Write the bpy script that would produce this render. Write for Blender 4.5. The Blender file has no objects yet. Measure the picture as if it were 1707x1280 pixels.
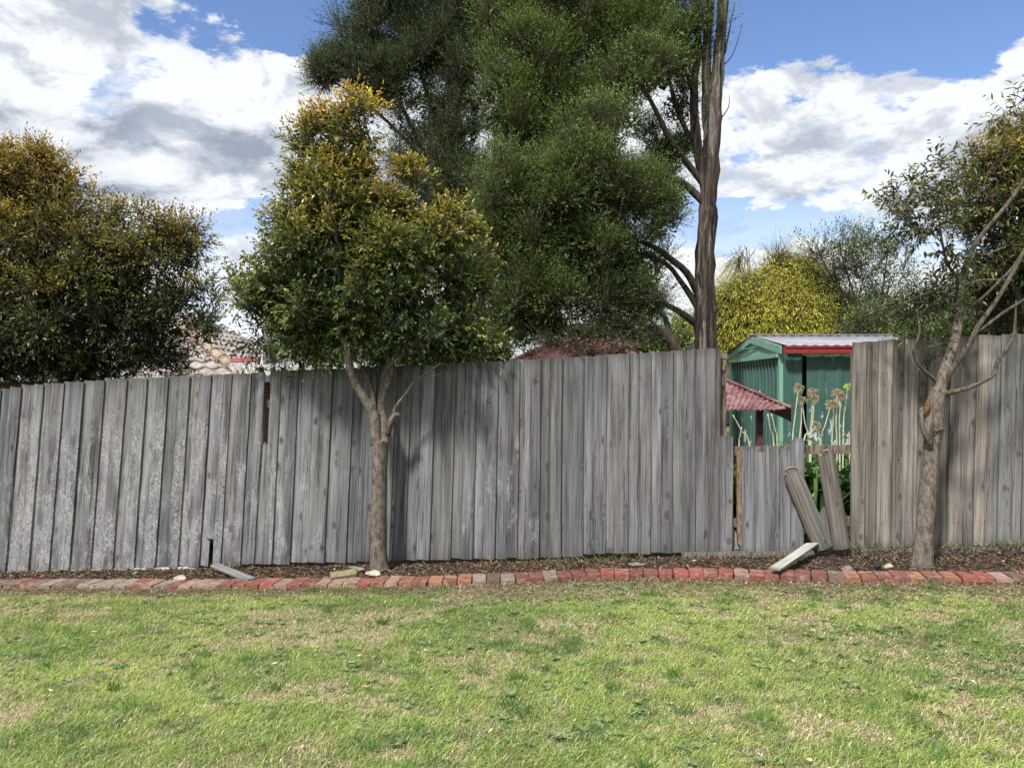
import bpy, math, random
import numpy as np
from mathutils import Vector, Matrix

C = bpy.context.scene.collection
rnd = random.Random(7)
R = math.radians

# ------------------------------------------------------------------ camera, sun, sky, exposure
F = 1280.0; CX = 853.5; CY = 640.0; HC = 1.6
cam = bpy.data.cameras.new('camera'); camo = bpy.data.objects.new('camera', cam); C.objects.link(camo)
cam.sensor_width = 36.0; cam.lens = 36.0 * F / 1707.0
cam.clip_start = 0.05; cam.clip_end = 2000
camo.location = (0, 0, HC); camo.rotation_euler = (R(90), 0, 0)
bpy.context.scene.camera = camo
SUN = Vector((-0.33, -0.53, 0.78)).normalized()
sl = bpy.data.lights.new('sun', 'SUN'); sl.energy = 3.9; sl.angle = R(6); sl.color = (1.0, 0.955, 0.88)
so = bpy.data.objects.new('sun', sl); C.objects.link(so)
so.rotation_mode = 'QUATERNION'; so.rotation_quaternion = SUN.to_track_quat('Z', 'Y'); so.location = (0, 0, 20)
vs = bpy.context.scene.view_settings
vs.view_transform = 'Standard'; vs.look = 'None'; vs.gamma = 1.0; vs.exposure = 0.72; vs.use_curve_mapping = False


def P(px, py, Y):
    """a point of the place from where it shows in the photograph and how far it stands"""
    return Vector(((px - CX) / F * Y, Y, HC - (py - CY) / F * Y))


class NT:
    """small helper for node trees"""
    def __init__(s, tree): s.t = tree; s.n = tree.nodes; s.l = tree.links
    def new(s, typ, **kw):
        n = s.n.new(typ)
        for k, v in kw.items():
            setattr(n, k, v)
        return n
    def set(s, sock, v):
        if isinstance(v, bpy.types.NodeSocket): s.l.new(v, sock)
        elif isinstance(v, (int, float)) and hasattr(sock, 'default_value') and hasattr(sock.default_value, '__len__'):
            sock.default_value = [v] * len(sock.default_value)
        else:
            if isinstance(v, tuple) and hasattr(sock.default_value, '__len__') and len(sock.default_value) == 4 and len(v) == 3: v = v + (1.0,)
            sock.default_value = v
    def math(s, op, a, b=0.0, c=None, clamp=False):
        n = s.new('ShaderNodeMath', operation=op, use_clamp=clamp)
        s.set(n.inputs[0], a); s.set(n.inputs[1], b)
        if c is not None: s.set(n.inputs[2], c)
        return n.outputs[0]
    def vmath(s, op, a, b=(0, 0, 0)):
        n = s.new('ShaderNodeVectorMath', operation=op)
        s.set(n.inputs[0], a)
        if op == 'SCALE': s.set(n.inputs['Scale'], b)
        else: s.set(n.inputs[1], b)
        return n.outputs['Value'] if op in ('LENGTH', 'DOT_PRODUCT', 'DISTANCE') else n.outputs[0]
    def noise(s, vec, scale, detail=3, rough=0.55, dist=0.0, col=False):
        n = s.new('ShaderNodeTexNoise'); s.set(n.inputs['Vector'], vec)
        n.inputs['Scale'].default_value = scale; n.inputs['Detail'].default_value = detail
        n.inputs['Roughness'].default_value = rough; n.inputs['Distortion'].default_value = dist
        return n.outputs['Color' if col else 'Fac']
    def mix(s, f, a, b, blend='MIX'):
        n = s.new('ShaderNodeMix', data_type='RGBA', blend_type=blend)
        s.set(n.inputs[0], f); s.set(n.inputs[6], a); s.set(n.inputs[7], b)
        return n.outputs[2]
    def ramp(s, f, a, b):
        n = s.new('ShaderNodeMapRange', interpolation_type='SMOOTHSTEP')
        s.set(n.inputs[0], f); s.set(n.inputs[1], a); s.set(n.inputs[2], b)
        return n.outputs[0]


# ---- the sky: Nishita air with broken cumulus laid over it by direction
wd = bpy.data.worlds.new('World'); bpy.context.scene.world = wd; wd.use_nodes = True
wt = wd.node_tree; wt.nodes.clear(); W = NT(wt)
sky = W.new('ShaderNodeTexSky', sky_type='NISHITA'); sky.sun_disc = False
sky.sun_elevation = math.asin(SUN.z); sky.sun_rotation = math.atan2(SUN.x, SUN.y)
sky.altitude = 100; sky.air_density = 1.0; sky.dust_density = 0.4; sky.ozone_density = 3.0
tc = W.new('ShaderNodeTexCoord'); d = tc.outputs['Generated']
dd = W.vmath('MULTIPLY', d, (1.0, 1.0, 2.1))
warp = W.noise(dd, 3.0, 3, 0.5, col=True)
dw = W.vmath('ADD', dd, W.vmath('SCALE', W.vmath('SUBTRACT', warp, (0.5, 0.5, 0.5)), 0.22))
fb = W.noise(dw, 7.0, 11, 0.64)
rag = W.noise(dd, 11.0, 8, 0.62, col=True)
dr_ = W.vmath('ADD', d, W.vmath('SCALE', W.vmath('SUBTRACT', rag, (0.5, 0.5, 0.5)), 0.14))
dr_ = W.vmath('ADD', dr_, W.vmath('SCALE', W.vmath('SUBTRACT', warp, (0.5, 0.5, 0.5)), 0.14))
fb2 = W.noise(W.vmath('ADD', dw, (3.1, 1.7, 0.4)), 2.6, 5, 0.5)


def skyblob(px, py, rx, ry, soft=True):
    c = Vector(((px - CX) / F, 1.0, (CY - py) / F)).normalized()
    k = 1.0
    v = W.vmath('MULTIPLY', W.vmath('SUBTRACT', dr_, tuple(c)), (F / rx * k, F / rx * 0.6, F / ry * k))
    l = W.vmath('LENGTH', v)
    return W.ramp(l, 1.3, 0.45)


def total(items):
    acc = None
    for (px, py, rx, ry, w) in items:
        t = W.math('MULTIPLY', skyblob(px, py, rx, ry), w)
        acc = t if acc is None else W.math('ADD', acc, t)
    return acc


holes = total([(400, -5, 170, 62, 1.0), (560, 20, 150, 75, 1.0), (700, 0, 160, 110, 0.9), (192, 140, 42, 75, 1.0), (1330, 8, 340, 88, 1.1), (285, 70, 60, 30, 0.5),
               (1600, 5, 320, 80, 1.0), (1240, 368, 200, 40, 0.75), (1222, 245, 26, 60, 0.7), (1478, 150, 34, 45, 0.8), (395, 378, 110, 22, 0.55), (345, 400, 60, 20, 0.4),
               (1650, 385, 130, 50, 0.4), (1425, 262, 30, 40, 0.6), (1620, 110, 40, 30, 0.5), (700, -200, 400, 160, 0.5), (1500, -250, 700, 160, 0.7)])
adds = total([(1345, 165, 120, 55, 0.45), (1570, 185, 120, 60, 0.42), (1400, 230, 220, 60, 0.25), (80, 60, 170, 60, 0.5), (430, 125, 220, 50, 0.5), (330, 220, 200, 80, 0.35), (110, 200, 120, 70, 0.4),
              (1400, 300, 200, 36, 0.3), (1300, 445, 260, 30, 0.25)])
den = W.math('ADD', W.math('SUBTRACT', W.math('ADD', W.math('MULTIPLY', W.math('SUBTRACT', fb, 0.5), 1.9), 0.66), holes), adds)
den = W.math('ADD', den, W.math('MULTIPLY', W.math('SUBTRACT', fb2, 0.5), 0.5))
sepd = W.new('ShaderNodeSeparateXYZ'); W.l.new(d, sepd.inputs[0])
low = W.ramp(sepd.outputs[2], 0.30, 0.06)
cover = W.math('MAXIMUM', W.ramp(den, 0.08, 0.74), W.math('MULTIPLY', low, 0.80))
greys = total([(60, 185, 120, 75, 1.0), (360, 222, 130, 44, 0.72), (480, 262, 120, 40, 0.65), (180, 265, 170, 38, 0.6), (330, 330, 260, 34, 0.6), (1310, 235, 130, 36, 0.5), (1560, 240, 150, 36, 0.5),
               (1520, 310, 220, 36, 0.45), (240, 62, 130, 18, 0.5), (430, 150, 110, 18, 0.5), (120, 300, 160, 30, 0.5), (1330, 320, 130, 20, 0.4)])
under = W.ramp(W.math('SUBTRACT', W.noise(dw, 8.0, 8, 0.62), W.noise(W.vmath('ADD', dw, (0, 0, 0.06)), 8.0, 8, 0.62)), -0.12, 0.16)
thick = W.math('ADD', W.math('MULTIPLY', greys, W.math('ADD', 0.10, W.math('MULTIPLY', W.noise(dw, 13.0, 8, 0.6), 0.62))), W.math('MULTIPLY', W.math('SUBTRACT', under, 0.40), 0.9), clamp=True)
ccol = W.mix(thick, (5.3, 5.45, 5.7), (1.9, 2.2, 2.7))
skyb = W.mix(1.0, sky.outputs[0], (0.84, 0.86, 0.98), 'MULTIPLY')
final = W.mix(W.math('MULTIPLY', cover, 0.97), skyb, ccol)
bg = W.new('ShaderNodeBackground'); W.set(bg.inputs[0], final); bg.inputs[1].default_value = 0.115
wo = W.new('ShaderNodeOutputWorld'); wt.links.new(bg.outputs[0], wo.inputs[0])


# ------------------------------------------------------------------ materials
def material(name, rough=0.8, spec=0.3):
    m = bpy.data.materials.new(name); m.use_nodes = True
    t = NT(m.node_tree); b = t.n['Principled BSDF']
    b.inputs['Roughness'].default_value = rough
    b.inputs['Specular IOR Level'].default_value = spec
    return m, t, b


def bump(t, b, h, strength=0.5, dist=0.01):
    n = t.new('ShaderNodeBump'); n.inputs['Strength'].default_value = strength; n.inputs['Distance'].default_value = dist
    t.set(n.inputs['Height'], h); t.l.new(n.outputs[0], b.inputs['Normal'])


def wood_material(name, dark, light, lichencol=(0.40, 0.40, 0.41)):
    m, t, b = material(name, 0.85, 0.2)
    tc = t.new('ShaderNodeTexCoord').outputs['Object']
    oi = t.new('ShaderNodeObjectInfo')
    off = t.new('ShaderNodeCombineXYZ'); t.set(off.inputs[0], t.math('MULTIPLY', oi.outputs['Random'], 37.0)); t.set(off.inputs[2], t.math('MULTIPLY', oi.outputs['Random'], 91.0))
    v = t.vmath('ADD', tc, off.outputs[0])
    # knots bend the grain round them
    sv = t.new('ShaderNodeSeparateXYZ'); t.l.new(v, sv.inputs[0])
    kc = t.new('ShaderNodeCombineXYZ'); t.set(kc.inputs[0], t.math('MULTIPLY', sv.outputs[0], 8.5)); t.set(kc.inputs[1], t.math('MULTIPLY', sv.outputs[2], 4.6))
    vor = t.new('ShaderNodeTexVoronoi', feature='F1', voronoi_dimensions='2D'); t.set(vor.inputs['Vector'], kc.outputs[0]); vor.inputs['Scale'].default_value = 1.0
    ks = t.new('ShaderNodeSeparateXYZ'); t.l.new(vor.outputs['Color'], ks.inputs[0])
    kd = t.math('ADD', vor.outputs['Distance'], t.math('MULTIPLY', t.math('LESS_THAN', ks.outputs[0], 0.78), 2.0))
    near = t.ramp(kd, 0.30, 0.0)
    wv = t.noise(t.vmath('MULTIPLY', v, (3, 3, 1.1)), 1.6, 2, 0.5, col=True)
    v2 = t.vmath('ADD', v, t.vmath('SCALE', t.vmath('SUBTRACT', wv, (0.5, 0.5, 0.5)), 0.022))
    cx = t.new('ShaderNodeCombineXYZ'); t.set(cx.inputs[0], t.math('MULTIPLY', near, 0.05))
    v2 = t.vmath('ADD', v2, cx.outputs[0])
    g1 = t.noise(t.vmath('MULTIPLY', v2, (70, 70, 1.3)), 1.0, 6, 0.68)
    g2 = t.noise(t.vmath('MULTIPLY', v2, (260, 260, 7)), 1.0, 3, 0.6)
    g3 = t.noise(t.vmath('MULTIPLY', v2, (16, 16, 1.0)), 1.0, 3, 0.5)
    f = t.math('ADD', t.math('ADD', t.math('MULTIPLY', g1, 0.62), t.math('MULTIPLY', g2, 0.18)), t.math('MULTIPLY', g3, 0.45))
    f = t.ramp(f, 0.43, 0.80)
    col = t.mix(f, dark, light)
    col = t.mix(1.0, col, oi.outputs['Color'], 'MULTIPLY')
    # green and purple weathering stains
    st = t.noise(t.vmath('MULTIPLY', v, (4, 4, 0.9)), 1.0, 3, 0.6)
    col = t.mix(t.math('MULTIPLY', t.ramp(st, 0.52, 0.75), 0.45), col, (0.135, 0.165, 0.150))
    st2 = t.noise(t.vmath('MULTIPLY', v, (5, 5, 1.1)), 1.0, 2, 0.6)
    col = t.mix(t.math('MULTIPLY', t.ramp(st2, 0.40, 0.22), 0.4), col, (0.150, 0.135, 0.160))
    # cracks
    crk = t.noise(t.vmath('MULTIPLY', v2, (34, 34, 0.55)), 1.0, 2, 0.5)
    crack = t.ramp(t.math('ABSOLUTE', t.math('SUBTRACT', crk, 0.36)), 0.010, 0.0)
    col = t.mix(t.math('MULTIPLY', crack, 0.75), col, (0.02, 0.02, 0.022))
    core = t.ramp(kd, 0.085, 0.04)
    col = t.mix(t.math('MULTIPLY', t.ramp(kd, 0.26, 0.05), 0.42), col, (0.045, 0.043, 0.042))
    ring = t.ramp(t.math('ABSOLUTE', t.math('SUBTRACT', kd, 0.11)), 0.02, 0.0)
    col = t.mix(t.math('MULTIPLY', core, 0.42), col, (0.028, 0.024, 0.022))
    col = t.mix(t.math('MULTIPLY', ring, 0.22), col, (0.03, 0.03, 0.03))
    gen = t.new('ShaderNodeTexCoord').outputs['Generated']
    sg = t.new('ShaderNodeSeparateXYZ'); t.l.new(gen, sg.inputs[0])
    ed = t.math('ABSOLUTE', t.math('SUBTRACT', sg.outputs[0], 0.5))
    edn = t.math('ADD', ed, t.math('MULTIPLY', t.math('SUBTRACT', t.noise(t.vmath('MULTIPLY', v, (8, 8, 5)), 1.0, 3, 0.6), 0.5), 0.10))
    col = t.mix(t.math('MULTIPLY', t.ramp(edn, 0.44, 0.49), 0.42), col, (0.022, 0.022, 0.022))  # dark edges: weathering, and painted in place of shadow lines between boards
    ht = t.math('MULTIPLY', t.ramp(t.math('ADD', sg.outputs[2], t.math('MULTIPLY', t.noise(t.vmath('MULTIPLY', v, (14, 14, 2)), 1.0, 3, 0.6), 0.10)), 0.99, 1.06), 0.45)
    col = t.mix(ht, col, (0.035, 0.040, 0.034))
    lt = t.math('MULTIPLY', t.ramp(t.math('ADD', sg.outputs[2], t.math('MULTIPLY', t.noise(t.vmath('MULTIPLY', v, (14, 14, 3)), 1.0, 3, 0.6), 0.12)), 0.13, 0.05), 0.35)
    col = t.mix(lt, col, (0.05, 0.055, 0.038))
    # wriggling pale lichen
    la = t.new('ShaderNodeAttribute', attribute_type='OBJECT', attribute_name='lichen').outputs['Fac']
    sep = t.new('ShaderNodeSeparateXYZ'); t.l.new(tc, sep.inputs[0])
    n1 = t.noise(t.vmath('MULTIPLY', v, (24, 24, 12)), 1.0, 4, 0.62, 1.8)
    n2 = t.noise(t.vmath('MULTIPLY', v, (48, 48, 26)), 1.0, 3, 0.6, 1.6)
    sq = t.math('MAXIMUM', t.ramp(t.math('ABSOLUTE', t.math('SUBTRACT', n1, 0.5)), 0.060, 0.012), t.ramp(t.math('ABSOLUTE', t.math('SUBTRACT', n2, 0.5)), 0.045, 0.008))
    mask = t.noise(t.vmath('MULTIPLY', v, (7, 7, 2.2)), 1.0, 4, 0.65)
    hz = t.ramp(sep.outputs[2], 1.75, 1.05)
    mk = t.ramp(t.math('ADD', mask, t.math('MULTIPLY', t.math('SUBTRACT', la, 0.5), 0.40)), 0.50, 0.70)
    lf = t.math('MULTIPLY', t.math('MULTIPLY', sq, mk), t.math('MULTIPLY', t.math('MINIMUM', t.math('MULTIPLY', la, 2.0), 1.0), hz))
    col = t.mix(t.math('MULTIPLY', lf, 0.85), col, lichencol)
    haze = t.math('MULTIPLY', t.math('MULTIPLY', mk, la), 0.06)
    col = t.mix(haze, col, (0.30, 0.30, 0.32))
    t.l.new(col, b.inputs['Base Color'])
    h = t.math('ADD', t.math('SUBTRACT', t.math('ADD', t.math('MULTIPLY', g1, 0.6), t.math('MULTIPLY', g2, 0.4)), t.math('MULTIPLY', crack, 0.7)), t.math('MULTIPLY', lf, 0.3))
    bump(t, b, h, 0.75, 0.006)
    return m


M = {}
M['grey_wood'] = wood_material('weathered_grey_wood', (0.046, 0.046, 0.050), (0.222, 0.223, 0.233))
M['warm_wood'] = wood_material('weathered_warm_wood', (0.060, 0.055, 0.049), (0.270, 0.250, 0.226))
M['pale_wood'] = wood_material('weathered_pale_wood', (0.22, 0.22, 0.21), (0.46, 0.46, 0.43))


def simple(name, c1, c2, scale=20, rough=0.8, spec=0.3, metallic=0.0, vec=(1, 1, 1), bstr=0.4, bdist=0.005, objcol=False, lo=0.35, hi=0.65):
    m, t, b = material(name, rough, spec)
    tc = t.new('ShaderNodeTexCoord').outputs['Object']
    v = t.vmath('MULTIPLY', tc, vec)
    n = t.noise(v, scale, 6, 0.6)
    col = t.mix(t.ramp(n, lo, hi), c1, c2)
    if objcol: col = t.mix(1.0, col, t.new('ShaderNodeObjectInfo').outputs['Color'], 'MULTIPLY')
    t.l.new(col, b.inputs['Base Color']); b.inputs['Metallic'].default_value = metallic
    if bstr: bump(t, b, n, bstr, bdist)
    return m


def leafmat(name, rough=0.42, trans=0.32, spec=0.5, tmul=(1.25, 1.35, 0.6)):
    m, t, b = material(name, rough, spec)
    a = t.new('ShaderNodeAttribute', attribute_type='GEOMETRY', attribute_name='tint').outputs['Color']
    t.l.new(a, b.inputs['Base Color'])
    tr = t.new('ShaderNodeBsdfTranslucent'); t.set(tr.inputs[0], t.mix(1.0, a, tmul, 'MULTIPLY'))
    mx = t.new('ShaderNodeMixShader'); mx.inputs[0].default_value = trans
    t.l.new(b.outputs[0], mx.inputs[1]); t.l.new(tr.outputs[0], mx.inputs[2])
    t.l.new(mx.outputs[0], t.n['Material Output'].inputs[0])
    return m


M['leaf'] = leafmat('glossy_leaves')
M['fine_leaf'] = leafmat('fine_leaves', 0.6, 0.25, 0.3)
M['grass'] = leafmat('grass_blades', 0.6, 0.35, 0.25, (1.2, 1.25, 0.55))
M['litter'] = leafmat('dry_leaf_litter', 0.8, 0.1, 0.2)


def bark(name, c1, c2, c3, vs=(30, 30, 10), bd=0.006, patch=(0.35, 0.5)):
    m, t, b = material(name, 0.9, 0.2)
    tc = t.new('ShaderNodeTexCoord').outputs['Object']
    n1 = t.noise(t.vmath('MULTIPLY', tc, vs), 1.0, 6, 0.65, 0.4)
    n2 = t.noise(tc, 7.0, 4, 0.6)
    n3 = t.noise(t.vmath('MULTIPLY', tc, (vs[0] * 3, vs[1] * 3, vs[2] * 3)), 1.0, 3, 0.6)
    col = t.mix(t.ramp(t.math('ADD', t.math('MULTIPLY', n1, 0.7), t.math('MULTIPLY', n3, 0.3)), 0.36, 0.64), c1, c2)
    pn = n2 if vs[2] > 5 else t.noise(t.vmath('MULTIPLY', tc, (6, 6, 0.9)), 1.0, 5, 0.65)
    col = t.mix(t.math('MULTIPLY', t.ramp(pn, patch[0] + 0.2, patch[1] + 0.2), 0.7), col, t.mix(t.ramp(n1, 0.42, 0.56), c1, c3))
    sp = t.ramp(t.noise(tc, 90.0, 2, 0.5), 0.64, 0.72)
    col = t.mix(t.math('MULTIPLY', sp, 0.5 if vs[2] > 5 else 0.0), col, (0.38, 0.36, 0.33))
    t.l.new(col, b.inputs['Base Color'])
    bump(t, b, t.math('ADD', t.math('MULTIPLY', n1, 0.7), t.math('MULTIPLY', n3, 0.3)), 0.9, bd)
    return m


M['smooth_bark'] = bark('speckled_grey_brown_bark', (0.060, 0.048, 0.038), (0.195, 0.165, 0.140), (0.10, 0.085, 0.060), (34, 34, 16), 0.012)
M['stringy_bark'] = bark('stringy_bark', (0.012, 0.009, 0.007), (0.115, 0.092, 0.076), (0.28, 0.25, 0.22), (14, 14, 0.9), 0.09, (0.30, 0.38))
M['limb_bark'] = bark('shaded_limb_bark', (0.035, 0.028, 0.020), (0.125, 0.105, 0.082), (0.07, 0.062, 0.038), (34, 34, 12), 0.012)  # smooth bark darkened: the crown's shade on the limbs is in the colour
M['dark_bark'] = bark('dark_bark', (0.025, 0.021, 0.018), (0.085, 0.07, 0.055), (0.05, 0.045, 0.035), (20, 20, 4), 0.01)


def brick_mat():
    m, t, b = material('old_garden_brick', 0.9, 0.2)
    tc = t.new('ShaderNodeTexCoord').outputs['Object']; oi = t.new('ShaderNodeObjectInfo')
    off = t.new('ShaderNodeCombineXYZ'); t.set(off.inputs[0], t.math('MULTIPLY', oi.outputs['Random'], 53.0))
    v = t.vmath('ADD', tc, off.outputs[0])
    n = t.noise(v, 22.0, 6, 0.65); n2 = t.noise(v, 95.0, 4, 0.6); n3 = t.noise(v, 9.0, 3, 0.6, 0.6)
    col = t.mix(t.ramp(n, 0.3, 0.7), (0.62, 0.62, 0.62), (1.25, 1.25, 1.25))
    col = t.mix(1.0, col, oi.outputs['Color'], 'MULTIPLY')
    col = t.mix(t.math('MULTIPLY', t.ramp(n3, 0.52, 0.68), 0.55), col, (0.33, 0.25, 0.20))
    col = t.mix(t.math('MULTIPLY', t.ramp(t.noise(v, 14.0, 5, 0.7, 0.5), 0.56, 0.66), 0.75), col, (0.06, 0.05, 0.04))
    col = t.mix(t.math('MULTIPLY', t.ramp(n2, 0.6, 0.72), 0.35), col, (0.42, 0.38, 0.33))
    t.l.new(col, b.inputs['Base Color'])
    bump(t, b, t.math('ADD', t.math('MULTIPLY', n, 0.6), t.math('MULTIPLY', n2, 0.4)), 0.8, 0.006)
    return m


M['brick'] = brick_mat()


def house_brick():
    m, t, b = material('house_brickwork', 0.9, 0.2)
    tc = t.new('ShaderNodeTexCoord').outputs['Object']
    sp = t.new('ShaderNodeSeparateXYZ'); t.l.new(tc, sp.inputs[0])
    cb = t.new('ShaderNodeCombineXYZ'); t.set(cb.inputs[0], t.math('ADD', sp.outputs[0], sp.outputs[1])); t.l.new(sp.outputs[2], cb.inputs[1])
    bt = t.new('ShaderNodeTexBrick'); t.l.new(cb.outputs[0], bt.inputs['Vector'])
    bt.inputs['Color1'].default_value = (0.11, 0.045, 0.03, 1); bt.inputs['Color2'].default_value = (0.075, 0.032, 0.024, 1); bt.inputs['Mortar'].default_value = (0.20, 0.17, 0.15, 1)
    bt.inputs['Scale'].default_value = 1.0; bt.inputs['Brick Width'].default_value = 0.24; bt.inputs['Row Height'].default_value = 0.086; bt.inputs['Mortar Size'].default_value = 0.006
    t.l.new(bt.outputs[0], b.inputs['Base Color'])
    return m


M['house_brick'] = house_brick()
M['tile'] = simple('mottled_roof_tiles', (0.20, 0.155, 0.145), (0.38, 0.34, 0.315), 3.0, 0.85, 0.3, bstr=0.3, lo=0.3, hi=0.7)
M['hip_tile'] = simple('hip_cap_tiles', (0.26, 0.20, 0.155), (0.36, 0.28, 0.22), 6, 0.85)
M['red_roof'] = simple('faded_red_roof', (0.22, 0.065, 0.06), (0.34, 0.13, 0.12), 2.5, 0.6, 0.4)
M['rust_roof'] = simple('faded_maroon_corrugated_iron', (0.115, 0.045, 0.048), (0.27, 0.16, 0.155), 7.0, 0.65, 0.4, lo=0.4, hi=0.68)
M['maroon'] = simple('maroon_metal', (0.05, 0.022, 0.022), (0.085, 0.04, 0.038), 10, 0.6)
M['gutter_red'] = simple('dark_red_gutter_paint', (0.20, 0.022, 0.025), (0.26, 0.035, 0.035), 10, 0.45, 0.5, bstr=0)
M['zinc'] = simple('pale_zinc_roof', (0.22, 0.22, 0.245), (0.30, 0.30, 0.325), 3, 0.5, 0.5, bstr=0)
M['grey_roof'] = simple('grey_iron_roof', (0.24, 0.25, 0.27), (0.42, 0.42, 0.43), 4, 0.6, 0.4, bstr=0)
M['hoop_red'] = simple('red_hoop_paint', (0.45, 0.03, 0.05), (0.55, 0.05, 0.07), 10, 0.4, 0.5, bstr=0)
M['net'] = simple('white_net_cord', (0.7, 0.7, 0.7), (0.85, 0.85, 0.85), 30, 0.8)
M['pole'] = simple('dark_green_pole_paint', (0.03, 0.06, 0.05), (0.05, 0.09, 0.075), 10, 0.5)
M['board_white'] = simple('white_backboard_paint', (0.55, 0.55, 0.55), (0.7, 0.7, 0.7), 10, 0.5)
M['black'] = simple('black_rubber', (0.012, 0.013, 0.016), (0.03, 0.032, 0.04), 20, 0.35, 0.5)
M['stone_pale'] = simple('pale_stone', (0.26, 0.22, 0.18), (0.46, 0.41, 0.35), 25, 0.9, bstr=0.8, bdist=0.01)
M['stone_grey'] = simple('grey_brown_stone', (0.12, 0.10, 0.085), (0.22, 0.19, 0.17), 25, 0.9, bstr=0.8, bdist=0.01)
M['mossy_wood'] = simple('mossy_offcut', (0.12, 0.11, 0.05), (0.26, 0.24, 0.14), 12, 0.9, vec=(1, 8, 8), bstr=0.5)
M['sleeper'] = simple('old_sleeper_timber', (0.055, 0.048, 0.040), (0.165, 0.155, 0.125), 9, 0.95, vec=(0.8, 6, 6), bstr=0.8, bdist=0.01)
M['post_wood'] = simple('rough_brown_post', (0.065, 0.050, 0.040), (0.20, 0.165, 0.14), 14, 0.95, vec=(3, 3, 0.5), bstr=0.9, bdist=0.01)
M['raw_wood'] = simple('raw_brown_split_wood', (0.12, 0.075, 0.045), (0.28, 0.19, 0.12), 20, 0.9, vec=(3, 3, 1), bstr=0.6)
M['wound'] = simple('orange_torn_wood', (0.04, 0.024, 0.016), (0.19, 0.095, 0.045), 60, 0.9, vec=(2, 2, 1), bstr=0.8)
M['stalk'] = simple('pale_dry_stalk', (0.42, 0.42, 0.28), (0.58, 0.56, 0.42), 20, 0.8, bstr=0)
M['seed'] = simple('straw_seed_head', (0.30, 0.22, 0.13), (0.50, 0.40, 0.26), 60, 0.9, bstr=0)
M['seed_green'] = simple('yellow_green_head', (0.40, 0.46, 0.07), (0.55, 0.58, 0.12), 60, 0.8, bstr=0)


def shed_mat(name, c1, c2, chips):
    m, t, b = material(name, 0.5, 0.4)
    tc = t.new('ShaderNodeTexCoord').outputs['Object']
    n = t.noise(t.vmath('MULTIPLY', tc, (1.5, 1.5, 0.7)), 2.0, 4, 0.6)
    col = t.mix(t.ramp(n, 0.3, 0.7), c1, c2)
    if chips:
        sp = t.new('ShaderNodeSeparateXYZ'); t.l.new(tc, sp.inputs[0])
        ch = t.noise(t.vmath('MULTIPLY', tc, (12, 12, 5)), 1.0, 6, 0.75)
        where = t.noise(t.vmath('ADD', tc, (4.2, 0, 0)), 2.2, 2, 0.5)
        low = t.ramp(sp.outputs[2], 1.9, 0.7)
        k = t.math('MULTIPLY', t.ramp(t.math('ADD', ch, t.math('MULTIPLY', low, 0.07)), 0.63, 0.67), t.ramp(where, 0.46, 0.56))
        col = t.mix(k, col, (0.45, 0.52, 0.50))
    t.l.new(col, b.inputs['Base Color'])
    return m


M['shed_green'] = shed_mat('painted_green_steel', (0.034, 0.086, 0.074), (0.052, 0.118, 0.102), True)
M['shed_pale'] = shed_mat('pale_green_trim_steel', (0.14, 0.31, 0.235), (0.19, 0.37, 0.29), False)


def ground_mat(name, cols, scale):
    m, t, b = material(name, 0.95, 0.1)
    tc = t.new('ShaderNodeTexCoord').outputs['Object']
    n1 = t.noise(tc, scale, 6, 0.7); n2 = t.noise(tc, scale * 6, 5, 0.7); n3 = t.noise(tc, scale * 0.12, 3, 0.5)
    c = t.mix(t.ramp(n1, 0.35, 0.65), cols[0], cols[1]); c = t.mix(t.math('MULTIPLY', t.ramp(n2, 0.45, 0.7), 0.6), c, cols[2])
    c = t.mix(t.math('MULTIPLY', t.ramp(n3, 0.5, 0.65), 0.35), c, cols[3])
    t.l.new(c, b.inputs['Base Color']); bump(t, b, t.math('ADD', n1, n2), 0.8, 0.02)
    return m


M['lawn'] = ground_mat('lawn_soil_and_thatch', [(0.10, 0.115, 0.045), (0.19, 0.18, 0.085), (0.27, 0.22, 0.14), (0.20, 0.16, 0.10)], 9.0)
M['soil'] = ground_mat('dark_bed_soil', [(0.035, 0.026, 0.020), (0.085, 0.065, 0.050), (0.13, 0.10, 0.08), (0.06, 0.045, 0.035)], 12.0)


# ------------------------------------------------------------------ object helpers
def wloc(o):
    v = Vector((0, 0, 0))
    while o is not None: v += o.location; o = o.parent
    return v


def tag(o, label=None, cat=None, group=None, kind=None):
    if label: o['label'] = label
    if cat: o['category'] = cat
    if group: o['group'] = group
    if kind: o['kind'] = kind
    return o


def thing(name, loc, label, cat, group=None):
    o = bpy.data.objects.new(name, None); C.objects.link(o); o.location = loc
    o.empty_display_size = 0.1
    return tag(o, label, cat, group)


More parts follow.
